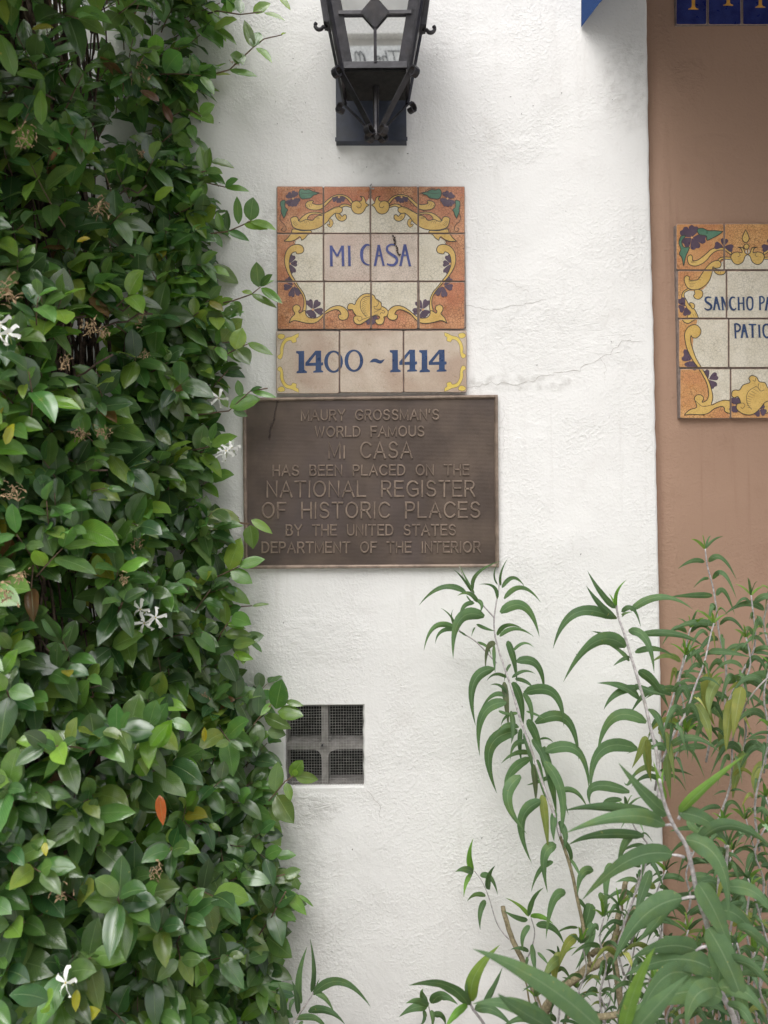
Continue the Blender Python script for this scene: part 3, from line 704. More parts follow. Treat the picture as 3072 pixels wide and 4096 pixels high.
serif_letter([([(370,175),(300,160),(245,190),(250,260),(320,310),(370,360),(350,430),(280,450),(215,410)], lambda f: 24+28*math.sin(math.pi*f), 0, 0)] + A_(0) + N_(0) +
    [([(910,180),(850,165),(800,220),(795,330),(830,420),(890,450),(935,410)], lambda f: 26+24*math.sin(math.pi*f), 0, 0),
     ([(988,165),(997,455)], 40, 66, 64), ([(1102,165),(1110,455)], 40, 62, 68), ([(995,300),(1105,300)], 30, 0, 0),
     ([(1247,155),(1195,190),(1182,300),(1200,410),(1250,450),(1300,410),(1312,300),(1298,190),(1247,155)], 40, 0, 0),
     ], SF, 'cobalt|1', lw)
serif_letter([([(1475,155),(1480,455)], 42, 0, 66), ([(1455,160),(1520,150),(1570,200),(1560,270),(1500,305)], 36, 0, 0)] + A_(1178, 8) , SF, 'cobalt|2', lw)
serif_letter([([(908,780),(925,1095)], 40, 0, 66), ([(890,785),(950,770),(1015,810),(1025,880),(990,930),(935,940)], 42, 0, 0),
    ([(1112,780),(1060,1085)], 46, 84, 76), ([(1120,790),(1190,1080)], 46, 0, 86), ([(1085,935),(1150,935)], 40, 0, 0),
    ([(1222,785),(1388,785)], 36, 30, 30), ([(1303,790),(1312,1080)], 50, 0, 80),
    ([(1458,790),(1470,1075)], 46, 80, 90),
    ([(1630,775),(1565,815),(1550,925),(1580,1040),(1640,1080),(1705,1040),(1722,925),(1700,815),(1630,775)], 44, 0, 0)], SF, 'cobalt|3', lw)
P2 = W(3000, 1675, BD)
sancho = thing('tile_panel', (P2.x, -BD, P2.z), 'flowered tile panel with ochre border and blue lettering on the brown wall', 'tile sign')
rows = [((368,866,1378,1890),85,567), ((383,890,1396,1900),569,1064), ((394,912,1412,1915),1068,1573), ((408,932,1430,1935),1579,2096)]
tl_ = []
for xs_, ya, yb in rows:
    for c_ in range(3):
        (xa, y0_), (xb, y1_) = PF(xs_[c_], ya), PF(xs_[c_+1], yb)
        tl_.append((xa, y0_, xb, y1_, 'ochre', None))
class DW: pass
_W = W
def W(px, py, d=0.0): return _W(px, py, d + BD)
tile_panel(sancho, tl_, art, .0125, lettering='cobalt')
W = _W
gm = MB(); a, b = W(*PF(402, 2088), 0), W(*PF(1900, 95), 0)
gm.box((a.x, .0005, a.z), (b.x, .016, b.z)); gm.build('grout', M['grout'], sancho)

# ------------------------------------------------------------------ navy tiles, top right
FT = frame(2260, 0, .4894)
art = Art(); art_cur = art
for li, (x, y) in enumerate(((1050, 78), (1335, 46), (1597, 62))):
    art.tri(tris([[FT(*p) for p in ((x-16,y-330),(x+16,y-330),(x+13,y-25),(x+22,y-12),(x+40,y-6),(x+40,y),(x-42,y),(x-42,y-6),(x-24,y-12),(x-14,y-25))]]), 'gold|%d' % li)
P3 = W(2900, 100, BD)
navy = thing('tile_panel', (P3.x, -BD, P3.z), 'row of navy blue tiles with gold letters at the top of the brown wall', 'tile sign')
def W(px, py, d=0.0): return _W(px, py, d + BD)
tile_panel(navy, [(FT(a, 0)[0], -170, FT(b, 0)[0], 101, 'navy', None) for a, b in ((905, 1163), (1168, 1442), (1448, 1715), (1720, 1985))], art, .009, lettering='gold')
W = _W
gm = MB(); a, b = W(2704, 98, 0), W(3225, -168, 0)
gm.box((a.x, .0035, a.z), (b.x, .016, b.z)); gm.build('grout', M['grout'], navy)

# ------------------------------------------------------------------ bronze plaque
def bronze():
    t = NT('bronze')
    c = t.mix(t.ramp(t.noise(9, 4, .6), .35, .68), srgb(81, 69, 62), srgb(99, 85, 75))
    c = t.mix(t.ramp(t.noise(3.2, 3), .45, .66, 0, .6), c, srgb(86, 76, 77))
    c = t.mix(t.ramp(t.noise(60, 4, .7), .6, .8, 0, .35), c, srgb(128, 110, 96))
    wv = t.n('ShaderNodeTexWave', wave_type='BANDS', bands_direction='Z'); wv.inputs['Scale'].default_value = 96; wv.inputs['Distortion'].default_value = 1.3; wv.inputs['Detail'].default_value = 2; wv.inputs['Detail Scale'].default_value = 5
    t.L(t.pos(), wv.inputs['Vector'])
    h = t.math('ADD', wv.outputs[1], t.math('MULTIPLY', t.noise(330, 3, .6), .7))
    t.principled(c, t.ramp(t.noise(70, 3), .3, .7, .38, .58), .35, t.bump(h, .3, .0006), .5)
    return t.m
def bronze_plain():
    t = NT('bronze_raised')
    c = t.mix(t.ramp(t.noise(40, 4, .6), .35, .68), srgb(124, 109, 98), srgb(154, 136, 122))
    t.principled(c, .42, .35, t.bump(t.noise(200, 3), .3, .0006), .5)
    return t.m
M['bronze'] = bronze(); M['bronze2'] = bronze_plain()
QF = frame(920, 1540, .6751)
P4 = W(*QF(838, 1085), 0)
plaque = thing('bronze_plaque', (P4.x, 0, P4.z), 'dark bronze plaque with raised lettering about the National Register of Historic Places', 'plaque')
cor = [W(*QF(*p), .012) for p in ((73, 76), (1587, 58), (1594, 1081), (84, 1090))]       # TL TR BR BL
pm = MB()
def ring(ins, y):
    c = sum(cor, Vector())/4; out = []
    for p in cor:
        d_ = p-c; out.append(Vector((p.x-math.copysign(ins, d_.x), -y, p.z-math.copysign(ins, d_.z))))
    return out
def rings_mesh(mb, seq, cap=True, mi=0):
    vs_ = []
    for ins, y in seq: vs_ += ring(ins, y)
    n_ = len(seq); mb.add(vs_, [(a*4+i, a*4+(i+1) % 4, a*4+4+(i+1) % 4, a*4+4+i) for a in range(n_-1) for i in range(4)], mi)
    if cap: mb.add(ring(seq[-1][0], seq[-1][1]), [(0, 3, 2, 1)], mi)
rings_mesh(pm, [(.002, .0005), (.002, .0075), (.008, .0085)], True); pm.build('plate', M['bronze'], plaque)
pm = MB(); rings_mesh(pm, [(.0, .0004), (.0, .0125), (.0012, .0138), (.0052, .0142), (.0072, .0125), (.0088, .0086)], False); pm.build('rim', M['bronze2'], plaque)
def arc(cx, cy, rx, ry, a0, a1, n=8): return [(cx+rx*math.cos(R(a0+(a1-a0)*i/n)), cy+ry*math.sin(R(a0+(a1-a0)*i/n))) for i in range(n+1)]
GL = {  # monoline capitals in a box 1 high: (advance width, strokes)
 'A': (.80, [[(0,0),(.4,1),(.8,0)], [(.14,.34),(.66,.34)]]), 'B': (.64, [[(0,0),(0,1),(.36,1)]+arc(.36,.76,.25,.24,90,-90,6)+[(0,.52)], [(.36,.52)]+arc(.38,.26,.27,.26,90,-90,6)+[(0,0)]]),
 'C': (.76, [arc(.42,.5,.42,.5,42,318,16)]), 'D': (.72, [[(0,0),(0,1),(.3,1)]+arc(.3,.5,.42,.5,90,-90,10)+[(0,0)]]),
 'E': (.60, [[(.58,1),(0,1),(0,0),(.6,0)], [(0,.53),(.52,.53)]]), 'F': (.56, [[(.56,1),(0,1),(0,0)], [(0,.52),(.48,.52)]]),
 'G': (.80, [arc(.43,.5,.43,.5,45,300,15)+[(.8,.16),(.8,.46),(.46,.46)]]), 'H': (.68, [[(0,0),(0,1)], [(.68,0),(.68,1)], [(0,.52),(.68,.52)]]),
 'I': (.06, [[(.03,0),(.03,1)]]), 'L': (.56, [[(0,1),(0,0),(.56,0)]]), 'M': (.84, [[(0,0),(0,1),(.42,.08),(.84,1),(.84,0)]]), 'N': (.70, [[(0,0),(0,1),(.70,0),(.70,1)]]),
 'O': (.84, [arc(.42,.5,.42,.5,90,450,20)]), 'P': (.62, [[(0,0),(0,1),(.36,1)]+arc(.36,.73,.26,.27,90,-90,8)+[(0,.46)]]),
 'R': (.66, [[(0,0),(0,1),(.36,1)]+arc(.36,.74,.27,.26,90,-90,8)+[(0,.48)], [(.34,.48),(.66,0)]]),
 'S': (.66, [arc(.33,.745,.28,.255,25,270,9)[:-1]+arc(.33,.25,.32,.25,90,-155,10)]), 'T': (.70, [[(0,1),(.7,1)], [(.35,1),(.35,0)]]),
 'U': (.68, [[(0,1),(0,.34)]+arc(.34,.34,.34,.34,180,360,9)+[(.68,1)]]), 'W': (1.0, [[(0,1),(.25,0),(.5,.95),(.75,0),(1.0,1)]]), 'Y': (.72, [[(0,1),(.36,.48),(.72,1)], [(.36,.48),(.36,0)]]),
 "'": (.12, [[(.08,1),(.03,.74)]]), 'i': (.06, [[(.03,0),(.03,.74)]])}
def raised(mb, pts, hw, base, hgt):
    """raised, bevelled strip along a polyline in the wall plane (x, z)"""
    k = len(pts); vs_ = []; closed = math.dist(pts[0], pts[-1]) < 1e-6
    prof = [(-1, 0), (-.86, .7), (-.55, 1), (.55, 1), (.86, .7), (1, 0)]
    for i, p in enumerate(pts):
        a = pts[i-1] if i else (pts[-2] if closed else p); b = pts[i+1] if i < k-1 else (pts[1] if closed else p)
        d1 = Vector((p[0]-a[0], p[1]-a[1])); d2 = Vector((b[0]-p[0], b[1]-p[1]))
        d1 = d1.normalized() if d1.length > 1e-9 else d2.normalized(); d2 = d2.normalized() if d2.length > 1e-9 else d1
        t = d1+d2; t = t.normalized() if t.length > .2 else d1
        n_ = Vector((-t.y, t.x)); mit = min(1.7, 1/max(.45, t.dot(d1)))
        q = Vector(p) - (t*hw if i == 0 and not closed else Vector((0, 0))) + (t*hw if i == k-1 and not closed else Vector((0, 0)))
        for s_, h_ in prof: vs_.append((q.x+n_.x*hw*s_*mit, -(base+hgt*h_), q.y+n_.y*hw*s_*mit))
    P = len(prof)
    fs = [(i*P+j, i*P+j+1, (i+1)*P+j+1, (i+1)*P+j) for i in range(k-1) for j in range(P-1)]
    if not closed: fs += [tuple(range(P)), tuple(range((k-1)*P, k*P))[::-1]]
    mb.add(vs_, fs)
def text_line(txt, xa, xb, yt, yb, slope, space=.95, gap=.30):
    lay = []; x = 0; wi = 0
    for ch in txt:
        if ch == ' ': x += space; wi += 1; continue
        lay.append((ch, x, wi)); x += GL[ch][0] + gap
    x -= gap; words = {}
    f = (xb-xa)/x
    for n_, (ch, gx, wi) in enumerate(lay):
        mb = words.setdefault(wi, MB())
        for st in GL[ch][1]:
            if len(st) == 2 and st[0][0] == st[1][0] and ch == 'H' : pass
            pts = []
            for u, v in st:
                X = xa + (gx+u)*f; Y = yb - v*(yb-yt) + slope*(X-xa)
                p = W(*QF(X, Y), .009); pts.append((p.x, p.z))
            raised(mb, pts, .0021 if yb-yt < 75 else .0025, .0082+.0001*(n_ % 2), .0034)
    for q in words.values(): q.build('lettering', M['bronze2'], plaque)
for a in (("MAURY GROSSMAN'S", 424, 1235, 151, 208, -.006), ("WORLD FAMOUS", 505, 1148, 249, 305, -.005), ("Mi CASA", 587, 1076, 341, 431, -.003),
          ("HAS BEEN PLACED ON THE", 256, 1413, 478, 536, -.004), ("NATIONAL REGISTER", 221, 1446, 573, 661, -.003), ("OF HISTORIC PLACES", 193, 1478, 699, 787, -.003),
          ("BY THE UNITED STATES", 334, 1334, 831, 890, -.002), ("DEPARTMENT OF THE INTERIOR", 191, 1480, 933, 992, -.002)):
    text_line(*a)

# ------------------------------------------------------------------ lantern
LZ = frame(1080, 0, .5546)
AX, AD = -.010, .184; KY = .78
def zat(py, d): return W(1490, py, d).z
zb = zat(490*.5546, .24); hb = .0690
zt = zb + .30; sl = .023/.126; half = lambda z: hb + (z-zb)*sl
lant = thing('wall_lantern', (AX, 0, zb-.13), 'black wrought iron wall lantern with glass panes above the MI CASA tiles', 'lantern')
def corner(sx, sy, z, g_=0): h = half(z)+g_; return Vector((AX+sx*h, -AD+sy*h*KY, z))
fm = MB()
for sx in (-1, 1):
    for sy in (-1, 1):
        a, b = corner(sx, sy, zb), corner(sx, sy, zt)
        fm.bar(a+Vector((-sx*.010, 0, 0)), b+Vector((-sx*.010, 0, 0)), (1, 0, 0), .024, .004)
        fm.bar(a+Vector((0, -sy*.0105, 0)), b+Vector((0, -sy*.0105, 0)), (0, 1, 0), .021, .004)
        fm.bar(corner(sx, sy, zb-.012, .004), corner(sx, sy, zt, .004), (1, 1, 0), .007, .007)
for zz, hh in ((zb+.006, .014), (zt-.006, .02)):
    for sx, sy, ex in ((0, -1, 1), (0, 1, 1), (-1, 0, 0), (1, 0, 0)):
        h = half(zz)+.001; c = Vector((AX+sx*h, -AD+sy*h*KY, zz)); u = Vector((1, 0, 0)) if ex else Vector((0, KY, 0))
        fm.bar(c-u*(h-.004), c+u*(h-.004), (0, 0, 1), hh, .006)
fm.build('frame', M['iron'], lant)
mt = MB()
zh = zat(45*.5546, AD+.09)
for sx, sy in ((0, -1), (0, 1), (-1, 0), (1, 0)):
    N_v = Vector((sx, sy, 0)); u = Vector((1, 0, 0)) if sy else Vector((0, 1, 0))
    P = lambda du, z, g_=.0035: Vector((AX, -AD, z)) + N_v*((half(z)+g_)*(KY if sy else 1)) + u*du*(1 if sy else KY)
    mt.bar(P(0, zb+.01), P(0, zh-.026), u, .0065, .004)
    mt.bar(P(0, zh+.026), P(0, zt-.015), u, .0065, .004)
    for s_ in (-1, 1): mt.bar(P(s_*.026, zh), P(s_*(half(zh)-.012), zh), (0, 0, 1), .0075, .004)
    dm = [P(-.030, zh, .001), P(0, zh-.032, .001), P(.030, zh, .001), P(0, zh+.032, .001)]
    mt.hexa(dm + [p + N_v*.005 for p in dm])
mt.build('glazing_bar', M['iron'], lant)
def glassmat():
    t = NT('old_glass')
    p = t.principled((.75, .78, .76), .06, 0, t.bump(t.noise(14, 2), .25, .002), .6, out=False)
    tr = t.n('ShaderNodeBsdfTransparent'); tr.inputs[0].default_value = (.86, .89, .87, 1)
    df = t.n('ShaderNodeBsdfDiffuse'); df.inputs[0].default_value = (.30, .31, .29, 1)
    gl = t.n('ShaderNodeBsdfGlossy'); gl.inputs['Roughness'].default_value = .012; gl.inputs[0].default_value = (1, 1, 1, 1)
    m1 = t.n('ShaderNodeMixShader'); dirt = t.math('ADD', t.ramp(t.noise(22, 5, .7, .8, t.scale((1.4, 1, .5))), .36, .72, .16, .62), 0.)
    t.L(dirt, m1.inputs[0]); t.L(tr.outputs[0], m1.inputs[1]); t.L(df.outputs[0], m1.inputs[2])
    m2 = t.n('ShaderNodeMixShader'); fr = t.n('ShaderNodeFresnel'); fr.inputs['IOR'].default_value = 2.7
    t.L(fr.outputs[0], m2.inputs[0]); t.L(m1.outputs[0], m2.inputs[1]); t.L(gl.outputs[0], m2.inputs[2]); t.L(m2.outputs[0], t.out.inputs[0])
    return t.m
M['glass'] = glassmat()
for sx, sy in ((0, -1), (0, 1), (-1, 0), (1, 0)):
    pg = MB(); N_v = Vector((sx, sy, 0)); u = Vector((1, 0, 0)) if sy else Vector((0, 1, 0))
    P = lambda du, z, g_: Vector((AX, -AD, z)) + N_v*((half(z)+g_)*(KY if sy else 1)) + u*du*(1 if sy else KY)
    za, zc = zb+.008, zt-.012; wa, wc = half(za)-.016, half(zc)-.016
    pg.hexa([P(-wa, za, -.005), P(wa, za, -.005), P(wa, za, -.003), P(-wa, za, -.003), P(-wc, zc, -.005), P(wc, zc, -.005), P(wc, zc, -.003), P(-wc, zc, -.003)])
    pg.build('glass_pane', M['glass'], lant)
pan = MB(); zp = zat(735*.5546, AD+.052)
def sq(h, z): return [Vector((AX-h, -AD-h*KY, z)), Vector((AX+h, -AD-h*KY, z)), Vector((AX+h, -AD+h*KY, z)), Vector((AX-h, -AD+h*KY, z))]
pan.hexa(sq(.066, zb-.0055) + sq(.0665, zb-.0015)); pan.build('base_plate', M['near_black'], lant)
rf = MB(); h1 = half(zt)+.022
rf.hexa(sq(h1, zt+.001) + sq(h1-.004, zt+.016)); rf.hexa(sq(h1-.012, zt+.0165) + sq(.022, zt+.12)); rf.hexa(sq(.026, zt+.1205) + sq(.018, zt+.15)); rf.build('roof', M['iron'], lant)
tipz = zat(972*.5546, AD)
for sx in (-1, 1):
    for sy in (-1, 1):
        st = MB(); a = corner(sx, sy, zb-.012, .006); e = Vector((AX+sx*.006, -AD+sy*.006, tipz))
        d_ = (e-a).normalized(); wdir = Vector((sx, -sy, 0)) if sy < 0 else Vector((sx, -sy, 0))
        out = Vector((sx, sy, 0)).normalized()
        curl = lambda c, r, a0, a1, n=9: [c + out*math.cos(R(a0+(a1-a0)*i/n))*r*(1-.45*i/n) + Vector((0, 0, 1))*math.sin(R(a0+(a1-a0)*i/n))*r*(1-.45*i/n) for i in range(n+1)]
        top = curl(a + out*.012 + Vector((0, 0, -.004)), .013, 160, -170)
        bot = curl(e + out*.013 + Vector((0, 0, .004)), .013, 195, 480)
        st.strap(list(reversed(top)) + [a.lerp(e, .25)-out*.002, a.lerp(e, .5)-out*.003, a.lerp(e, .75)-out*.002] + bot, wdir, .0135, .0028)
        st.build('scroll_strap', M['iron'], lant)
po = MB(); po.tube([(AX, -AD, zb-.006), (AX, -AD, tipz+.02), (AX, -AD, tipz-.004), (AX, -AD, tipz-.011)], [.007, .006, .008, .003], 8); po.build('finial', M['iron'], lant)
for sx in (-1, 1):
    hk = MB()
    zk = zat(185*.5546 if sx < 0 else 215*.5546, AD-.02); h = half(zk)
    yk = -AD+.02; X = lambda dx, dz: Vector((AX+sx*(h+dx), yk, zk+dz))
    hk.strap([X(.006, -.135+.13), X(.006, .0), X(.014, .0)], (0, 1, 0), .030, .003)
    hk.hexa([X(.0, 0)+Vector((0, .015, 0)), X(.019, 0)+Vector((0, .015, 0)), X(.019, 0)-Vector((0, .015, 0)), X(.0, 0)-Vector((0, .015, 0)),
             X(.02, .15)+Vector((0, .015, 0)), X(.040, .15)+Vector((0, .015, 0)), X(.040, .15)-Vector((0, .015, 0)), X(.02, .15)-Vector((0, .015, 0))])
    c = X(.030, .001)
    hk.tube([X(.012, .004), X(.016, -.002)] + [c + Vector((sx*math.cos(R(q))*.009, 0, math.sin(R(q))*.009)) for q in range(200, 420, 25)], [.0045]*2 + [.0042]*9, 8)
    hk.bar(corner(sx, 0, zb+.012, .003), corner(sx, 0, zk, .004), (0, 1, 0), .05, .004)
    hk.build('scroll_hook', M['iron'], lant)
bx = MB(); a, b = W(1343, 584, .02), W(1628, 584, .02)
zbx = zat(584, .0)
bx.hexa([(a.x+.001, -.02, zbx+.001), (b.x-.001, -.02, zbx), (b.x, -.0005, zbx), (a.x, -.0005, zbx+.001), (a.x+.001, -.02, zt+.05), (b.x-.001, -.02, zt+.05), (b.x, -.0005, zt+.05), (a.x, -.0005, zt+.05)])
bx.box((a.x-.0012, -.0225, zbx+.0008), (b.x+.0012, -.0202, zbx+.010))
bx.build('back_box', M['box'], lant)
ar = MB(); ar.bar((AX, -.02, zt+.03), (AX, -AD, zt+.125), (1, 0, 0), .022, .022); ar.build('arm', M['iron'], lant)
bu = MB(); bu.tube([(AX, -AD, zb+.002), (AX, -AD, zb+.05)], .016, 12); bu.tube([(AX, -AD, zb+.0505), (AX, -AD, zb+.07), (AX, -AD, zb+.10), (AX, -AD, zb+.125), (AX, -AD, zb+.135)], [.014, .026, .032, .022, .006], 14, 1)
bu.build('bulb', [M['iron'], simple('frosted_bulb', (.75, .74, .70), .35)], lant, smooth=True)

# ------------------------------------------------------------------ building across the street (seen in the lantern glass)
pn = Vector((0, -math.cos(math.atan(sl*KY)), -math.sin(math.atan(sl*KY))))
def mirrored(px, py, Y=-9.0):
    p = W(px, py, .235); d_ = (p-CAM).normalized(); r_ = d_ - 2*d_.dot(pn)*pn; return p + r_*((Y-p.y)/r_.y)
opp = thing('building', (0, -9.4, 0), 'pale stucco building across the street with a dark band of windows', 'building')
ob = MB(); ob.box((-14, -13, 0), (14, -9.3, 5.6)); ob.box((-2.6, -12.9, 5.602), (2.2, -9.31, 8.2)); ob.build('wall', simple('far_stucco', (.56, .55, .52), .9, 0, .1, 3, .3), opp)  # taller middle block added to keep bright sky out of the lantern glass
oc = MB(); tz = mirrored(*LZ(760, 225)).z
oc.box((-14.1, -9.295, tz), (14.1, -9.1, tz+.22)); oc.build('cornice', simple('far_cornice', (.72, .71, .68), .8), opp)
ow = simple('far_window', (.05, .055, .06), .2)
for q in range(9):
    om = MB(); om.box((-13+q*3.1, -9.29, .9), (-11.2+q*3.1, -9.27, 2.6)); om.build('window', ow, opp)
ro = MB(); ro.box((-14.4, -13.2, 5.61), (-2.61, -9.0, 5.85)); ro.box((2.21, -13.2, 5.61), (14.4, -9.0, 5.85)); ro.box((-2.8, -13.0, 8.21), (2.4, -9.1, 8.4)); ro.build('roof', simple('far_roof', (.36, .34, .31), .9), opp)
ta, tb = mirrored(*LZ(935, 448)), mirrored(*LZ(605, 372))
sg = thing('shop_sign', (0, -9.08, tb.z-1), 'pale sign board with grey script letters, seen mirrored in the lantern glass', 'sign')
so = MB(); xc, xw = (ta.x+tb.x)/2, abs(tb.x-ta.x); zl, zh_ = min(ta.z, tb.z), max(ta.z, tb.z); hh_ = zh_-zl
so.box((xc-xw*.75, -9.09, zl-hh_*.5), (xc+xw*.75, -9.02, zh_+hh_*.5)); so.build('board', simple('sign_board', (.60, .61, .60), .7), sg)
GS = [[[(-.05,1),(.8,1.02)], [(.45,1),(.30,0)]], [[(.95,1.05),(.78,0)], [(.83,.35),(1.0,.55),(1.14,.5),(1.05,0)]], [[(1.28,.28),(1.58,.34),(1.55,.52),(1.40,.55),(1.28,.30),(1.36,.02),(1.62,.10)]],
      [[(2.25,0),(2.40,.78),(2.36,.1)], [(2.40,.55),(2.58,.95),(2.68,.9),(2.62,.1)], [(2.66,.55),(2.86,.95),(2.98,.85),(2.92,.15),(3.05,.02)]]]
for gl_ in GS:
    lm = MB()
    for st_ in gl_:
        # the board faces the street (+Y): seen from the street its text runs towards -X
        pts = [Vector((max(ta.x, tb.x)*0 + (ta.x + (tb.x-ta.x)*u/3.05), -9.012, zl + (zh_-zl)*v_)) for u, v_ in (spl(st_, False, 5) if len(st_) > 2 else st_)]
        lm.tube(pts, .010*xw, 6)
    lm.build('letter', simple('sign_letter', (.08, .085, .09), .6), sg)

# ------------------------------------------------------------------ blue awning over the doorway at the right
aw = thing('awning', (W(2325, 108, .0).x, -.002, W(2325, 108).z), 'blue canvas awning corner above the white wall edge, top right', 'awning')
tip = W(2325, 108, .004); out_ = 1.05; sp_ = 2.6; ris = 1.1
am = MB()
nu, nv = 16, 10; vs_ = []
for j in range(nv+1):                      # side panel, a little slack
    v = j/nv
    for i in range(nu+1):
        u = i/nu; y = -.003 - out_*u*(1-v*.97); z = tip.z + ris*v + .012*abs(math.sin(u*math.pi*6))*(1-v)*(1 if u > .02 else 0)
        vs_.append((tip.x + .34*out_*u*(1-v*.97) + .008*math.sin(u*7+v*3)*(1-v), y, z))
am.add(vs_, [(j*(nu+1)+i, j*(nu+1)+i+1, (j+1)*(nu+1)+i+1, (j+1)*(nu+1)+i) for j in range(nv) for i in range(nu)])
am.build('side_panel', M['fabric'], aw, smooth=True)
am = MB(); vs_ = []
for j in range(nv+1):
    v = j/nv
    for i in range(21):
        u = i/20; vs_.append((tip.x + .34*out_*(1-v*.97) + sp_*u, -.003 - out_*(1-v*.97), tip.z + .17 + (ris-.17)*v - .01*math.sin(math.pi*v)*abs(math.sin(u*15))))
am.add(vs_, [(j*21+i, j*21+i+1, (j+1)*21+i+1, (j+1)*21+i) for j in range(nv) for i in range(20)])
am.build('canopy', M['fabric'], aw, smooth=True)
am = MB(); vs_ = []
for i in range(61):
    u = i/60; sc = .03*abs(math.sin(u*math.pi*9)); vs_ += [(tip.x+.34*out_+sp_*u, -.003-out_, tip.z+.168), (tip.x+.34*out_+sp_*u, -.006-out_, tip.z+.03-sc)]
am.add(vs_, [(2*i, 2*i+1, 2*i+3, 2*i+2) for i in range(60)]); am.build('valance', M['fabric'], aw)

# ------------------------------------------------------------------ leaves
JT = ([0, .05, .12, .22, .36, .52, .68, .82, .92, 1], [.05, .26, .64, .90, 1, .99, .85, .56, .24, .0])
STB = ([0, .03, .10, .22, .38, .55, .72, .86, .95, 1], [.28, .66, .88, 1, .93, .75, .50, .26, .11, .0])
def add_leaf(mb, b, c, t, wd, up, col, tab=JT, fold=.25, curl=.12, n=8, ripple=.03, mi=0):
    """b, c, t: base, bezier control, tip; wd: full width; up: face-normal hint"""
    b, c, t = Vector(b), Vector(c), Vector(t); up = Vector(up); vs_ = []; LU = []; LV = []; ph = random.random()*9; side0 = None
    for i in range(n+1):
        q = i/n; p = b*(1-q)**2 + c*2*q*(1-q) + t*q*q
        T = ((c-b)*(1-q) + (t-c)*q)
        if T.length < 1e-6: T = t-b
        T.normalize(); S = T.cross(up)
        if S.length < .15: S = T.cross(Vector((.3, -.5, .8)))
        S.normalize()
        if side0 and S.dot(side0) < 0: S = -S
        side0 = S; Nn = S.cross(T)
        hw = wd/2*float(np.interp(q, *tab))
        for s_ in (-1, -.5, 0, .5, 1):
            a = abs(s_); lift = hw*(fold*a*2 - curl*a*a*3) + hw*ripple*math.sin(q*17+ph+s_*2)*a*2
            vs_.append(p + S*hw*s_ + Nn*lift); LU.append(s_); LV.append(q)
    fs = [(i*5+j, i*5+j+1, i*5+6+j, i*5+5+j) for i in range(n) for j in range(4)]
    mb.add(vs_, fs, mi, leafcol=[col]*len(vs_), lu=LU, lv=LV)
def lerp3(a, b, t): return tuple(x+(y-x)*t for x, y in zip(a, b))
DARK, MID, YOUNG, YEL = (.042, .092, .038), (.128, .244, .066), (.25, .39, .06), (.30, .30, .02)
def jcol(young=0.):
    t = random.random(); c = lerp3(DARK, MID, t**1.2)
    if random.random() < .12: c = lerp3(c, YOUNG, .5)
    c = lerp3(c, YOUNG, young)
    return tuple(x*random.uniform(.85, 1.15) for x in c)
def rv(s=1): return Vector((random.gauss(0, s), random.gauss(0, s), random.gauss(0, s)))

# ------------------------------------------------------------------ jasmine hedge
BORD = [(-700,800),(0,740),(250,700),(450,690),(600,650),(800,700),(1000,740),(1150,760),(1300,790),(1500,760),(1700,740),(1900,730),(2100,790),(2300,800),(2450,850),(2600,860),(2750,800),(2900,980),(3050,1010),(3200,950),(3400,1020),(3600,1010),(3750,1040),(3900,980),(4096,980),(4800,980)]
def border(py): return float(np.interp(py, [b[0] for b in BORD], [b[1] for b in BORD]))
def hdepth(px, py):
    s = max(0., border(py) - px)
    d = .035 + .60*(1-math.exp(-s/430)) + .085*noise.noise((px*.0045, py*.0045, 3))*min(1, s/200)
    if py < 420: d += .24*min(1, s/350)*min(1, (420-py)/900)
    return d
GAPS = [(400,190,170,95),(440,620,110,130),(210,1080,120,70),(560,500,90,90),(410,1420,70,90),(300,1560,70,90),(190,2460,150,105),(330,2390,110,75),(330,2880,60,80),(210,3350,70,70),(430,3270,60,60),(110,220,110,90),(560,3390,60,50),(420,1050,60,60),(640,2270,60,50)]
def gap(px, py): return min((((px-g_[0])/g_[2])**2 + ((py-g_[1])/g_[3])**2) for g_ in GAPS)/1.7
hedge = thing('jasmine_hedge', (W(300, 3000, .3).x, -.3, .02), 'tall glossy green jasmine hedge with white star flowers along the left side', 'hedge')
fol = MB(); twg = MB()
UPH = Vector((0, -.85, .80))
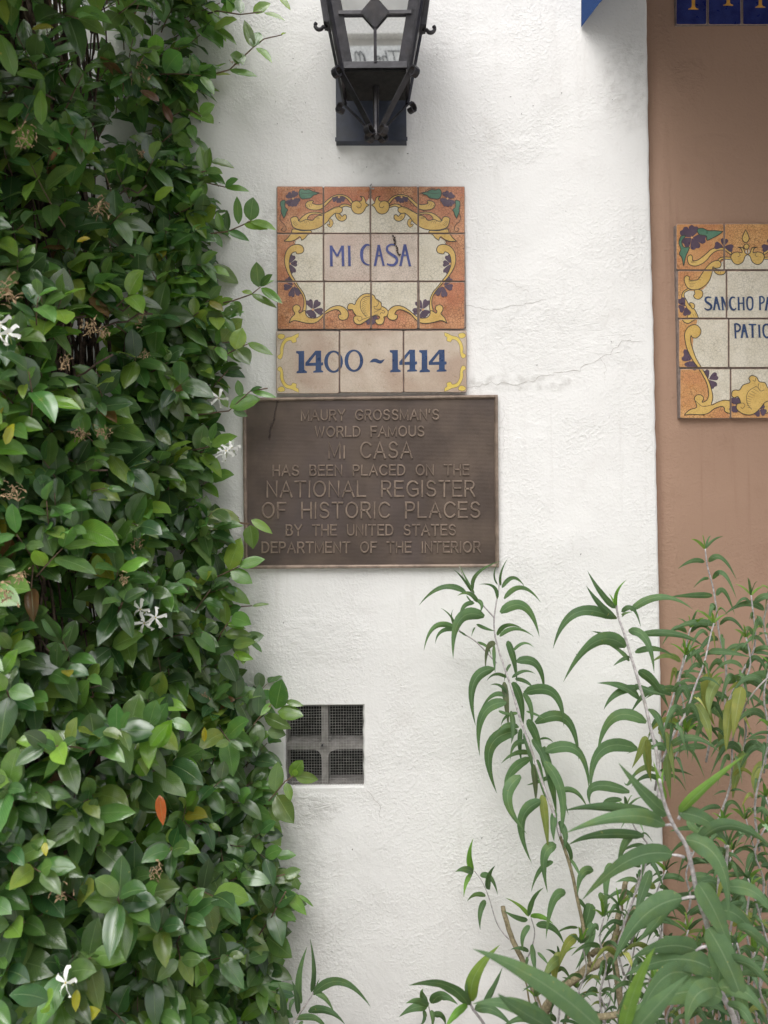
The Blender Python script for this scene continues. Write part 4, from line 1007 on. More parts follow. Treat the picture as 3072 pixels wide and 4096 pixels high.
def sprig(base, dirn, length, young, size=1., col=None, nodes=None, mb=None, tb=None, stem=True):
    mb = mb or fol; tb = tb or twg
    d_ = dirn.normalized(); pts = [base]; p = base.copy(); v_ = d_.copy(); k = nodes or random.randint(3, 5); step = length/k
    bend = Vector((random.gauss(0, .12), random.gauss(0, .1), random.uniform(-.12, .22)))
    for i in range(k):
        v_ = (v_ + bend*.5).normalized(); p = p + v_*step; pts.append(p.copy())
    if stem: tb.tube(pts, [.0017 - .0009*i/k for i in range(k+1)], 5)
    ref = v_.cross(Vector((0, 0, 1)))
    if ref.length < .2: ref = v_.cross(Vector((1, 0, 0)))
    ref.normalize(); rot0 = random.uniform(-.5, .5)
    for i in range(1, k+1):
        tdir = (pts[i]-pts[i-1]).normalized(); ang = rot0 + (0 if i % 2 else math.pi/2)
        u = Matrix.Rotation(ang, 3, tdir) @ ref
        f = i/k; L_ = size*random.uniform(.050, .084)*(1 if random.random() > .15 else .7)*(1 if f < .95 else random.uniform(.55, .9))
        for s_ in (-1, 1):
            if random.random() < .08: continue
            sp_a = R(random.uniform(48, 72) if f < .95 else random.uniform(22, 50))
            ld = tdir*math.cos(sp_a) + u*s_*math.sin(sp_a) + rv(.13)
            ld.z -= .10; ld.y *= .55; ld.normalize()
            b0 = pts[i] + ld*.003; c0 = b0 + ld*L_*.5 + Vector((0, -.1, .5)).normalized()*L_*random.uniform(.02, .12)
            t0 = b0 + ld*L_ + Vector((0, 0, -1))*L_*random.uniform(.02, .28)
            hint = UPH*.95 + tdir*.5 + rv(.30)
            cc = col or jcol(young*(f**2))
            if not col and random.random() < .011: cc = random.choice(((.20,.19,.03),(.17,.09,.045),(.13,.075,.04)))
            add_leaf(mb, b0, c0, t0, L_*random.uniform(.44, .60), hint, cc, fold=random.uniform(.08, .34), curl=random.uniform(.02, .14))
    return pts
rnd = random.Random(5)
def hedge_layer(n_, inset, skip_gap, y0=-650, y1=4700, xmin=-420, size=1., bright=1.):
    cnt = 0
    while cnt < n_:
        py = rnd.uniform(y0, y1); bo = border(py); px = bo - (bo-xmin)*rnd.random()**1.0
        if gap(px, py) < skip_gap: cnt += .3; continue
        if inset < .1 and noise.noise((px*.0055, py*.0055, 8)) < -.22 and rnd.random() < .75: cnt += .4; continue
        cnt += 1; s = bo-px; d = hdepth(px, py) - inset - rnd.random()*.05
        if d < .012: d = .012 + rnd.random()*.02
        base = W(px, py, d); edge = math.exp(-s/170)
        dr = Vector((.25+.75*edge, -1+.55*edge, .35)) + rv(.42)
        if dr.y > -.05: dr.y = -.05
        yg = rnd.random(); young = 0 if yg < .45 else .25 + (yg-.45)*1.5
        sprig(base, dr, rnd.uniform(.06, .12), young if inset < .05 else 0, size, None)
hedge_layer(640, .06, 1.)
hedge_layer(420, .13, .95)
hedge_layer(380, .25, .5)
hedge_layer(260, .36, 0.)
# fill right by the wall, short and close
for i in range(190):
    py = rnd.uniform(-300, 4500); px = border(py) - rnd.uniform(-30, 260)
    if gap(px, py) < .8: continue
    sprig(W(px, py, rnd.uniform(.012, .06)), Vector((rnd.uniform(-.2, .9), rnd.uniform(-.5, -.05), rnd.uniform(-.3, .8))), rnd.uniform(.05, .09), 0, .95)
# woody stems inside
stm = MB()
for i in range(520):
    px = rnd.uniform(-420, 480); py = rnd.uniform(-300, 4200); px = min(px, border(py)-320); d = max(.02, (hdepth(px, py)-.12)*rnd.uniform(.35, .95)); b0 = W(px, py, d); pts = []
    Ln = rnd.uniform(.3, 1.0); ph = rnd.random()*20; lean = -abs(rnd.gauss(0, .11))
    for q in range(15):
        u = q/14; pts.append(b0 + Vector((lean*u*Ln + .05*noise.noise((u*4*Ln, ph, 0)), .02*noise.noise((u*4, ph, 7)), u*Ln)))
    r0 = rnd.choice((.0018, .0025, .0032, .0045)); stm.tube(pts, [r0*(1-.35*q/14) for q in range(15)], 5)
for i in range(16):                               # a few that cross sideways
    px = rnd.uniform(-300, 330); py = rnd.uniform(0, 4000); d = max(.03, hdepth(px, py)-rnd.uniform(.09, .18)); b0 = W(px, py, d); sl_ = rnd.uniform(-.5, .6); Ln = rnd.uniform(.1, .22); ph = rnd.random()*20
    stm.tube([b0 + Vector((u*Ln, .02*noise.noise((u*5, ph, 1)), sl_*u*Ln + .025*noise.noise((u*5, ph, 4)))) for u in [q/8 for q in range(9)]], .002, 5)
for px in (-190, -90, 10, 90, 170):               # main trunks
    b0 = W(px, 3300, max(.05, hdepth(px, 3300)-.27)); x_, y_ = b0.x, b0.y
    stm.tube([(x_ + .05*noise.noise((z*1.3, px, 0)), y_ + .03*noise.noise((z*1.3, px, 5)), z) for z in [.0+.2*q for q in range(18)]], [.022-.0005*q for q in range(18)], 7)
stm.build('stem', M['bark'], hedge, smooth=True)

def shoot(parent, stems, leaves, F, d0, d1, name='shoot', young=.15, tipd=0., wr=.45):
    """hand-placed spray: stems (pixel paths) and leaves ((base),(tip),width ratio[,young])"""
    mb = MB()
    for st_ in stems:
        k = len(st_); pts = [W(*F(*p), d0+(d1-d0)*i/max(1, k-1)) for i, p in enumerate(st_)]
        mb.tube(pts, [.0019-.0008*i/k for i in range(k)], 5, 1, col=(.1, .07, .05))
    x_all = [p[0] for s_ in stems for p in s_] + [l[0][0] for l in leaves]
    xa, xb = min(x_all), max(x_all)+1
    for lf in leaves:
        (bx_, by_), (tx_, ty_), wr_ = lf[0], lf[1], lf[2]; yg = lf[3] if len(lf) > 3 else young*random.random()
        d = d0 + (d1-d0)*(bx_-xa)/(xb-xa)
        b0 = W(*F(bx_, by_), d); L_px = math.hypot(tx_-bx_, ty_-by_)
        dt = random.uniform(-.012, .03); t0 = W(*F(tx_, ty_), max(.006, d+dt)); L_ = (t0-b0).length
        c0 = (b0+t0)/2 + Vector((0, -.3, 1)).normalized()*L_*random.uniform(.03, .12)
        tilt = random.uniform(-.35, .35); side = (t0-b0).normalized().cross(Vector((0, -1, 0)))
        hint = Vector((0, -1, .35)) + side*tilt
        add_leaf(mb, b0, c0, t0, L_*wr_*1.22, hint, jcol(yg), fold=random.uniform(.1, .3), curl=random.uniform(.03, .13))
    return mb.build(name, [M['jleaf'], M['twig']], parent, smooth=True)
shoot(hedge, [[(1010,450),(1110,430),(1270,385),(1400,262),(1460,215),(1560,192)]], [((1335,345),(1272,305),.85),((1270,385),(1425,425),.24),((1400,262),(1350,110),.28),((1405,255),(1435,178),.6),((1420,265),(1505,350),.28),((1120,405),(1195,435),.65),((1100,430),(1045,300),.35),((1300,300),(1345,360),.6),((1555,195),(1585,182),.5,.6)], FA, .05, .11)
shoot(hedge, [[(1150,75),(1200,60),(1330,80),(1450,65)]], [((1330,75),(1320,-10),.45),((1400,70),(1498,20),.5,.4),((1180,165),(1312,110),.5),((1460,70),(1578,116),.22),((1545,-15),(1607,58),.3),((1180,160),(1310,250),.25),((1230,70),(1340,-20),.5),((1280,75),(1250,0),.5),((1100,160),(1235,265),.5)], FA, .05, .12)
shoot(hedge, [[(1000,590),(1060,615),(1110,640)]], [((1110,640),(1188,580),.65),((1115,645),(1182,685),.4),((1060,620),(1108,665),.4),((1000,590),(1085,640),.4),((1050,600),(1075,540),.4)], FA, .05, .1)
shoot(hedge, [[(860,810),(890,790),(950,740)]], [((950,740),(1052,668),.6),((960,740),(1062,818),.33),((1050,690),(1078,782),.3),((890,790),(960,860),.45),((880,780),(850,700),.45)], FA, .05, .1)
shoot(hedge, [[(960,985),(1040,970),(1140,945)]], [((1130,945),(1105,805),.4),((1150,930),(1162,815),.4),((1165,895),(1297,932),.4),((1140,945),(1232,962),.35),((1150,955),(1247,1022),.3),((1045,970),(1020,860),.4)], FA, .05, .1)
shoot(hedge, [[(960,1040),(1100,1000),(1245,1035)]], [((1245,1030),(1318,990),.5),((1245,1035),(1380,1060),.25),((1050,1005),(1140,1020),.45),((1100,1000),(1230,1000),.3),((1000,1030),(1080,1100),.45)], FA, .05, .1)
shoot(hedge, [[(1100,1300),(1180,1290),(1260,1280),(1340,1245),(1385,1222)]], [((1320,1240),(1310,1085),.28),((1385,1220),(1400,1090),.55),((1390,1225),(1528,1275),.24),((1350,1240),(1482,1270),.3),((1260,1280),(1380,1335),.28),((1225,1270),(1200,1170),.4),((1260,1275),(1255,1160),.33),((1110,1210),(1198,1140),.7),((1180,1290),(1230,1370),.4)], FA, .05, .1)
shoot(hedge, [[(1200,300),(1290,280),(1390,245),(1440,205)]], [((1430,205),(1418,65),.5),((1440,200),(1508,135),.4),((1445,210),(1562,297),.24),((1440,205),(1517,168),.35),((1390,245),(1532,322),.2),((1395,240),(1335,230),.4),((1290,285),(1330,370),.45),((1200,300),(1290,270),.4)], FB, .05, .1)
shoot(hedge, [[(1090,605),(1230,590),(1310,545),(1370,520)]], [((1300,550),(1342,430),.58),((1370,515),(1512,582),.24),((1310,550),(1382,637),.6),((1100,560),(1268,580),.28),((1090,630),(1187,715),.45),((1105,560),(1085,490),.6,.4),((1275,570),(1332,622),.3),((960,490),(1090,610),.35,.3)], FB, .08, .09)
shoot(hedge, [[(1170,765),(1260,665)]], [((1260,660),(1339,655),.3),((1170,765),(1200,700),.3)], FB, .05, .07)
shoot(hedge, [[(900,925),(1060,915),(1265,890),(1340,820),(1385,780)], [(1385,780),(1480,765)]], [((1270,870),(1442,825),.42),((1330,810),(1315,718),.42),((1385,780),(1452,760),.3),((1395,785),(1532,817),.2),((1290,890),(1370,920),.4),((1190,890),(1000,860),.3),((1260,870),(1210,790),.4)], FB, .08, .1)
shoot(hedge, [[(1060,1110),(1170,1085)]], [((1170,1085),(1314,1030),.36,.3),((1170,1080),(1110,1060),.7),((1165,1050),(1197,955),.4),((1165,1070),(1170,1020),.5,.8)], FB, .08, .1)
shoot(hedge, [[(1180,100),(1270,120),(1380,130)], [(1180,115),(1280,122),(1375,135)]], [((1385,140),(1400,272),.58,.3),((1390,110),(1507,187),.3,.3),((1200,110),(1140,60),.5)], FC, .06, .09)
shoot(hedge, [[(1060,470),(1180,435),(1265,395),(1320,370)]], [((1265,385),(1332,208),.52,.35),((1325,370),(1467,327),.36,.4),((1275,395),(1397,462),.5,.3),((1310,365),(1335,315),.5,.5),((1200,425),(1085,390),.55,.2),((1095,470),(1172,393),.36,1.),((1090,470),(1055,425),.5,.9),((980,475),(1095,490),.4)], FC, .08, .1)
shoot(hedge, [[(1230,585),(1330,590),(1395,585)]], [((1395,588),(1492,576),.2),((1240,630),(1335,590),.5),((1195,640),(1250,560),.5,.4),((1130,530),(1200,550),.45)], FC, .05, .06)
shoot(hedge, [[(1200,790),(1220,740),(1260,680)]], [((1250,690),(1245,555),.4,.2),((1240,745),(1392,745),.36),((1290,805),(1417,785),.35),((1230,860),(1308,1007),.52),((1290,855),(1403,882),.33),((1120,825),(1312,800),.4),((1255,685),(1360,712),.25,.4),((1200,740),(1140,650),.4,.4),((1180,880),(1140,910),.5),((1280,650),(1390,690),.5)], FC, .06, .1)
shoot(hedge, [[(1280,1400),(1340,1330),(1420,1220),(1500,1130)]], [((1430,1195),(1435,1018),.34),((1525,1155),(1560,990),.5),((1580,1115),(1680,1140),.28),((1460,1195),(1612,1265),.36),((1415,1235),(1430,1372),.55),((1480,1280),(1582,1300),.55),((1535,1170),(1680,1195),.42),((1390,1195),(1400,1080),.4),((1500,1125),(1440,1195),.3),((1340,1330),(1250,1290),.5),((1330,1340),(1400,1390),.5)], FC, .06, .1)
shoot(hedge, [[(1100,320),(1150,270),(1220,190),(1260,140),(1305,110)]], [((1215,185),(1230,50),.42),((1290,120),(1340,45),.5,.3),((1305,115),(1409,132),.4,.3),((1265,145),(1287,227),.4,.3),((1225,200),(1300,327),.55),((1155,265),(1272,300),.5),((1140,270),(1242,427),.4),((1140,270),(1085,397),.5),((1300,115),(1312,85),.3,1.)], FR, .06, .1)
shoot(hedge, [[(1060,610),(1180,570),(1260,550)]], [((1180,565),(1332,560),.33),((1255,560),(1332,530),.5),((1300,570),(1322,620),.5),((1130,640),(1010,600),.4),((1075,480),(1230,490),.45)], FR, .06, .1)
shoot(hedge, [[(1100,900),(1130,840),(1200,740),(1265,625)]], [((1220,700),(1185,575),.42),((1215,705),(1312,752),.42),((1260,620),(1357,732),.3),((1320,640),(1388,695),.15),((1205,740),(1180,822),.5),((1180,825),(1292,920),.55),((1200,730),(1150,650),.5),((1130,840),(1080,920),.55),((1190,900),(1090,930),.5)], FR, .06, .1)
# a few conspicuous single leaves inside the mass
for (b_, t_, F, wr_, c_) in (((705,200),(722,335),FR,.36,(.42,.10,.02)),((195,410),(205,470),FR,.5,YEL),((340,1060),(335,1160),FR,.45,YEL),((355,1190),(445,1150),FR,.5,YEL),((175,160),(300,155),FA,.36,(.17,.16,.03)),((425,1335),(500,1320),FA,.4,(.30,.24,.02)),
        ((1130,1335),(1132,1255),FC,.34,(.33,.30,.02)),((280,890),(335,815),FA,.4,(.22,.10,.06)),((855,1110),(960,1035),FA,.55,YOUNG),((865,850+150),(945,1080),FB,.5,(.11,.17,.05)),((30,1075),(80,960),FB,.5,YEL),((870,1370),(950,1215),FC,.5,(.10,.22,.02)),((830,1360),(930,1240),FC,.5,(.09,.20,.02)),
        ((880,560),(770,500),FA,.45,(.16,.08,.05)),((950,680),(900,570),FA,.4,(.18,.09,.06)),((10,970),(100,825),FC,.45,(.09,.20,.02)),((80,420),(0,190),FA,.42,(.10,.19,.05)),((90,400),(250,440),FA,.4,(.09,.17,.04)),((230,690),(225,495),FA,.42,(.10,.20,.03)),((1175,1120),(1060,1200),FR,.45,(.12,.24,.03))):
    mb = MB(); p_ = F(*b_); d = hdepth(*p_) + .03
    b0 = W(*p_, d); t0 = W(*F(*t_), d+.01); L_ = (t0-b0).length
    add_leaf(mb, b0, (b0+t0)/2+Vector((0, -.1, .3))*L_*.3, t0, L_*wr_, (0, -1, .4), c_)
    mb.build('leaf', M['jleaf'], hedge, smooth=True, label='orange withered leaf' if c_[0] > .4 else None)
# flowers
def star(mb, c, nrm, r):
    nrm = Vector(nrm).normalized(); u = nrm.cross(Vector((.2, .1, 1))).normalized(); v_ = nrm.cross(u); a0 = random.random()*6
    mb.tube([c - nrm*r*.7 - Vector((0, 0, r*.5)), c - nrm*r*.3, c], [.0008, .0012, .0016], 5, 1)
    mb.tube([c - nrm*r*.02, c + nrm*r*.06], [.0016, .0009], 6, 2)
    for i in range(5):
        a = a0 + i*2*math.pi/5; d_ = u*math.cos(a) + v_*math.sin(a); s_ = nrm.cross(d_)
        P = lambda f, w_, h_=0: c + d_*r*f + s_*r*w_ + nrm*r*h_
        kx = random.uniform(-.28, .18)
        mb.add([P(.08,-.06), P(.08,.06), P(.5,.17,.14), P(.5,-.08,.0), P(.85,.32,.10+kx*.5), P(.85,.05,-.04+kx*.5), P(1.02,.36,.02+kx), P(1.05,.10,-.10+kx), P(.97,-.05,-.04+kx)], [(0,1,2,3), (3,2,4,5), (5,4,6,7), (5,7,8)])
for (c_, F, r, n_) in (((1210,820),FB,.021,1),((1240,1120),FB,.019,4),((20,430),FB,.020,3),((775,605),FC,.021,1),((835,670),FC,.021,2),((290,1030),FR,.022,1)):
    for i in range(n_):
        mb = MB(); p_ = F(*c_); d = (.11 if p_[0] > 700 else hdepth(*p_)+.06)
        c0 = W(p_[0]+(random.uniform(-32, 32) if n_ > 1 else 0), p_[1]+(random.uniform(-28, 28) if n_ > 1 else 0), d+.01*i)
        star(mb, c0, Vector((random.uniform(-.5, .5), -1, random.uniform(-.4, .5))), r); mb.build('flower', [M['petal'], M['stalk'], M['throat']], hedge)
for (c_, F, r) in (((985,290),FA,.018),((760,400),FA,.022),((545,1150),FA,.026),((1300,345),FA,.010),((145,750),FA,.02),((30,215),FB,.026),((760,378),FB,.018),((360,620),FB,.015),((500,430),FB,.02),((570,450),FB,.015),((800,578),FB,.011),((70,1335),FB,.018),((760,245),FC,.016),((105,430),FC,.015),((25,505),FC,.02),((1125,1075),FC,.012),((690,535),FR,.014),((265,620),FR,.018),((570,1000),FB,.015),((440,1020),FB,.016),((780,845),FA,.011),((690,440),FC,.012)):
    p_ = F(*c_); d = hdepth(*p_)+.035; mb = MB(); c0 = W(*p_, d)
    for i in range(22):
        q = c0 + rv(r*.42); a = rv(1).normalized(); b_ = a.cross(rv(1)).normalized(); L_ = r*random.uniform(.22, .45)
        mb.add([q, q+a*L_+b_*L_*.25, q+a*L_*1.4-Vector((0, 0, L_*.4)), q+a*L_-b_*L_*.3+a.cross(b_)*L_*.3], [(0,1,2,3)])
        mb.tube([q, q-a*L_*.8+Vector((0, 0, -L_*.3))], .0007, 4)
    mb.build('withered_flower', M['dead'], hedge)
fol.build('foliage', M['jleaf'], hedge, smooth=True)
twg.build('twig', M['twig'], hedge, smooth=True)

# ------------------------------------------------------------------ bush sage
SD, SM, SB, SY = (.055, .104, .048), (.098, .172, .082), (.125, .235, .045), (.17, .19, .045)
def scol(k=None):
    if k == 'b': return tuple(x*random.uniform(.9, 1.1) for x in SB)
    if k == 'y': return lerp3(SM, SY, random.uniform(.4, 1))
    if k == 'd': return tuple(x*random.uniform(.85, 1.05) for x in SD)
    if k == 'u': return (.105, .125, .085)
    return lerp3(SD, SM, random.random())
def sleaf(mb, F, b, m, t, d, wr=.17, k=None, dt=None, tw=None):
    dt = random.uniform(-.02, .05) if dt is None else dt
    b0 = W(*F(*b), d); m0 = W(*F(*m), d+dt*.6+.006); t0 = W(*F(*t), max(.008, d+dt))
    c0 = m0*2 - (b0+t0)*.5; L_ = (m0-b0).length + (t0-m0).length
    tw = random.uniform(-.6, .6) if tw is None else tw
    side = (t0-b0).normalized().cross(Vector((0, -1, 0)))
    hint = Vector((0, -1, .25)) + side*tw
    add_leaf(mb, b0, c0, t0, L_*wr*(.84 if d < .4 else .93)*random.uniform(.9, 1.1), hint, scol(k), STB, fold=random.uniform(.05, .3), curl=random.uniform(.1, .22), n=14, ripple=.035)
def sage_shoot(parent, paths, leaves, F, d, wr=.17, mats='wool', petioles=True, name='shoot'):
    st_ = MB()
    for path, d0, d1, r0, r1 in paths:
        k = len(path); pts = spl([F(*p) for p in path], False, 4); kk = len(pts)
        st_.tube([W(p[0], p[1], d0+(d1-d0)*i/(kk-1)) for i, p in enumerate(pts)], [r0+(r1-r0)*i/(kk-1) for i in range(kk)], 7)
    o = st_.build(name, M[mats], parent, smooth=True)
    lv_ = MB()
    for lf in leaves:
        b, m, t = lf[0], lf[1], lf[2]; opt = lf[3] if len(lf) > 3 else {}
        sleaf(lv_, F, b, m, t, opt.get('d', d), opt.get('w', wr), opt.get('k'), opt.get('dt'), opt.get('tw'))
    if lv_.v:
        q = lv_.build('leaves', M['sleaf'], None, smooth=True); q.parent = o
        q.data.transform(Matrix.Translation(-Vector(parent.location)))
    return o
base = W(2480, 4096, .25); sage = thing('sage_bush', (base.x, -.25, .03), 'tall bush sage with white woolly stems against the corner of the white and brown walls', 'shrub', 'bush sage plants')
n_ = dict(w=.10); wd = dict(w=.20)
sage_shoot(sage, [([(722,1335),(690,1225),(642,1095),(600,970),(540,800),(500,660),(465,560),(430,440),(425,345),(445,220),(452,150)], .22, .10, .0036, .0014)],
 [((440,200),(425,150),(450,95),n_),((455,205),(455,150),(487,80),n_),((330,222),(350,150),(457,93),dict(w=.12)),((438,265),(420,210),(355,200)),((460,215),(510,170),(563,213)),((470,265),(550,215),(637,285),dict(w=.13)),((453,328),(560,300),(629,438),wd),((380,345),(270,360),(240,537),wd),((440,430),(480,385),(551,398)),((450,435),(520,400),(604,436),dict(w=.14)),((335,285),(285,305),(270,386)),
  ((430,470),(395,490),(385,592),dict(w=.26,k='u')),((425,475),(425,540),(430,602)),((485,455),(515,540),(527,645),wd),((510,500),(560,465),(607,488)),((525,548),(620,565),(649,700),wd),((505,620),(560,590),(613,606)),((520,627),(570,640),(607,679)),((425,580),(330,650),(342,840),dict(w=.19)),((480,620),(430,605),(390,637)),((490,700),(450,655),(405,655)),((480,705),(420,700),(362,769)),((505,642),(545,730),(553,860),dict(w=.22)),((560,690),(690,690),(739,843),wd),((480,732),(372,790),(360,976),dict(w=.19)),
  ((530,780),(480,795),(455,838)),((535,845),(470,840),(417,906)),((445,770),(490,785),(530,785)),((570,772),(620,790),(655,812)),((575,810),(620,900),(645,1030),dict(w=.2)),((610,825),(750,810),(806,996),dict(w=.19)),((530,862),(405,940),(438,1145),dict(w=.19)),((580,912),(520,920),(497,992)),((590,962),(520,962),(455,1009)),((630,900),(665,895),(693,916)),((650,955),(800,950),(852,1132),dict(w=.19)),((590,985),(490,1070),(505,1215),dict(w=.2)),((600,1010),(610,1100),(612,1190),dict(k='u')),((640,965),(690,1050),(735,1125)),((650,930),(690,1100),(705,1240),dict(w=.17)),
  ((500,560),(480,590),(470,640)),((470,640),(480,740),(490,850),dict(k='u',w=.16)),((545,850),(540,930),(550,1010),dict(w=.17)),((555,690),(590,760),(590,850)),((700,1080),(730,1150),(760,1240)),((500,770),(510,850),(500,920),dict(w=.18)),((595,900),(650,985),(660,1090),dict(w=.18)),((560,870),(585,960),(600,1060),dict(w=.18)),((620,990),(640,1090),(660,1180),dict(w=.2)),((690,1060),(620,1090),(570,1105))], Z7, .13)
sage_shoot(sage, [([(425,350),(370,290),(330,240),(297,195),(268,120)], .115, .12, .0018, .0009)], [((335,240),(300,180),(264,105),n_),((320,232),(280,170),(240,133),n_),((300,240),(190,215),(84,297),dict(w=.14)),((350,280),(310,240),(258,252),dict(w=.2)),((345,270),(368,290),(360,330),dict(w=.3)),((300,250),(320,275),(335,270))], Z7, .12)
sage_shoot(sage, [([(435,555),(350,465),(300,430),(258,397),(237,345)], .13, .11, .0018, .0009)], [((258,402),(160,390),(107,502),dict(w=.15)),((262,406),(190,410),(159,467)),((255,396),(225,340),(182,306),n_),((250,396),(232,350),(241,310),n_),((340,395),(330,410),(322,436)),((300,432),(280,420),(262,410)),((345,462),(390,480),(410,522)),((345,380),(390,400),(430,410))], Z7, .11)
# lower part of the first shoot
sage_shoot(sage, [([(858,862),(842,770),(820,650),(800,560),(770,420),(720,270)], .20, .20, .0042, .0034)],
 [((545,5),(485,110),(573,267),dict(w=.2)),((640,118),(550,210),(596,402),dict(w=.2)),((640,90),(655,210),(668,337),dict(w=.19,k='y')),((650,-60),(730,90),(715,300),dict(w=.15)),((718,75),(790,75),(846,152)),((705,320),(650,370),(666,532),dict(w=.22)),((690,392),(630,430),(591,529)),((735,290),(770,360),(758,412),dict(w=.2)),((745,537),(690,570),(658,742),dict(w=.22)),((872,432),(820,450),(800,546),dict(w=.28)),((700,160),(690,230),(695,300),dict(w=.28)),((715,210),(745,270),(735,340),dict(w=.3)),
  ((860,580),(840,660),(800,760),dict(w=.3)),((860,665),(850,760),(790,880),dict(w=.24)),((800,735),(750,770),(705,900),dict(w=.24,k='y')),((720,830),(680,860),(640,930),dict(w=.3,k='y')),((800,690),(750,690),(700,718)),((770,380),(800,430),(815,470)),((800,560),(830,590),(850,640)),((900,530),(920,580),(940,650),dict(w=.22)),((955,400),(930,480),(935,630),dict(w=.2)),((730,800),(700,880),(710,980),dict(k='y',w=.3))], Z8, .2, mats='oldstem')
B_ = .26
sage_shoot(sage, [([(1170,1200),(1160,980),(1130,850),(1105,740),(1070,620),(1040,520),(1010,420),(985,350),(974,285)], .30, B_, .0040, .0020)],
 [((970,305),(905,235),(845,138),dict(w=.15,tw=0)),((978,352),(905,290),(839,205),dict(w=.17,tw=.1)),((975,300),(978,235),(1023,178),dict(w=.12,k='b')),((972,310),(960,270),(940,240),dict(w=.14,k='b')),((1000,325),(1050,310),(1086,396),dict(w=.2)),((958,352),(790,330),(689,492),dict(w=.16)),((1040,318),(1180,255),(1324,316),dict(w=.14)),((1018,482),(880,460),(735,642),dict(w=.18)),((1005,482),(940,435),(862,411)),((1035,545),(990,495),(900,450),dict(w=.2)),((1030,410),(1110,450),(1146,602),dict(w=.2)),((1035,527),(1000,540),(960,569)),((1085,425),(1250,425),(1372,482),dict(w=.15)),((1060,507),(1150,490),(1237,526),dict(w=.18)),((1075,590),(1150,650),(1212,762),dict(w=.22)),((1080,715),(1000,660),(887,645),dict(w=.22)),((1075,667),(980,690),(918,766),dict(w=.2)),((1110,822),(965,800),(888,972),dict(w=.19)),((1068,942),(905,950),(860,1147),dict(w=.19)),((1125,760),(1170,810),(1202,947),dict(w=.24)),((1060,650),(1130,680),(1200,700),dict(w=.26)),((1110,885),(1085,950),(1045,1030),dict(w=.26,k='y')),((1120,900),(1115,1000),(1135,1090),dict(w=.26,k='y')),((1000,345),(1015,330),(1050,325)),((1035,1135),(880,1110),(860,1200),dict(w=.2)),((1000,1170),(930,1180),(925,1215),dict(w=.2)),((1170,860),(1210,900),(1240,1100),dict(w=.24,k='y')),((1060,1050),(1030,1100),(1010,1090))], Z7, B_, .18)
def auto_leaves(path, F, wr=.18, L_=(180, 290), k=None, seed=1, spread=1.):
    """opposite drooping pairs along a shoot, path base -> tip"""
    r_ = random.Random(seed); out = []; pts = spl(path, False, 6); n = len(pts); acc = 0; pair = 0
    for i in range(1, n):
        acc += math.hypot(pts[i][0]-pts[i-1][0], pts[i][1]-pts[i-1][1])
        if acc < 66 and i < n-1: continue
        acc = 0; pair += 1; x, y = pts[i]; f = i/n
        if i == n-1:
            for a in (-100, -70, -40, -140): 
                l = r_.uniform(60, 110); out.append(((x, y), (x+math.cos(R(a))*l*.5, y+math.sin(R(a))*l*.6), (x+math.cos(R(a))*l, y+math.sin(R(a))*l*.8), dict(w=.13, k='b' if r_.random() < .5 else k)))
            continue
        for s_ in (-1, 1):
            l = r_.uniform(*L_)*(1-.3*f)*spread; q = r_.uniform(.35, 1.) if pair % 2 else r_.uniform(.1, .6)
            b = (x+s_*10, y-2); m = (x+s_*l*.5*q, y-l*r_.uniform(-.02, .2)); t = (x+s_*l*q*1.0, y+l*r_.uniform(.0, .62)*(1.2-q*.5))
            out.append((b, m, t, dict(w=wr*r_.uniform(.85, 1.25), k=('y' if r_.random() < .22*(1-f) else k))))
    return out
def auto(path, F, d0, d1, seed, k=None, r0=.0025, r1=.0014, L_=(180, 290), mats='wool', wr=.155, spread=1.):
    sage_shoot(sage, [(path, d0, d1, r0, r1)], auto_leaves(path, F, wr, L_, k, seed, spread), F, (d0+d1)/2, mats=mats)
auto([(1150,1130),(1190,850),(1210,780),(1245,660),(1275,550),(1300,430),(1312,395)], Z7, .18, .14, 3)
auto([(1180,1000),(1240,860),(1290,780),(1330,660),(1370,560),(1395,450),(1415,375)], Z7, .28, .30, 4)
auto([(1470,900),(1465,700),(1470,560),(1440,430),(1425,300),(1410,210),(1385,115),(1376,40)], Z7, .16, .20, 5)
auto([(1450,800),(1530,620),(1590,510),(1602,420),(1592,330),(1583,250)], Z7, .22, .26, 6)
auto([(1700,900),(1690,650),(1660,480),(1640,360),(1680,240)], Z7, .20, .24, 7)
auto([(1420,1300),(1490,1100),(1500,900),(1540,780),(1600,680),(1680,600)], Z7, .20, .30, 8, L_=(130, 220))
auto([(1620,1400),(1600,1200),(1640,1000),(1690,860)], Z7, .25, .36, 9, L_=(130, 220))
auto([(1160,1160),(1200,1050),(1250,960),(1290,870)], Z7, .20, .24, 10)
auto([(1430,620),(1440,420),(1470,300),(1455,205)], Z8, .30, .36, 11, L_=(120, 200))
auto([(1000,700),(1080,480),(1120,330),(1060,240),(1022,150)], Z8, .26, .36, 12, L_=(120, 210))
auto([(1560,1200),(1600,900),(1560,700),(1580,500)], Z8, .30, .42, 13, L_=(140, 230))
auto([(1150,1200),(1120,950),(1180,760),(1140,620)], Z8, .24, .3, 14, L_=(130, 200))
auto([(1280,1200),(1250,980),(1260,840),(1300,700)], Z8, .22, .3, 15, 'd', L_=(130, 200))
auto([(980,1150),(1000,960),(1040,860),(1060,760)], Z8, .14, .18, 16, 'd', L_=(100, 160))
auto([(1440,1200),(1400,1000),(1420,900),(1380,760)], Z8, .18, .22, 17, 'd', L_=(120, 190))
auto([(880,1180),(920,1080),(950,1000),(935,900)], Z8, .10, .12, 18, 'd', L_=(60, 110))
auto([(1350,1250),(1330,1050),(1380,900),(1360,760)], Z8, .12, .16, 21, 'd', L_=(170, 250))
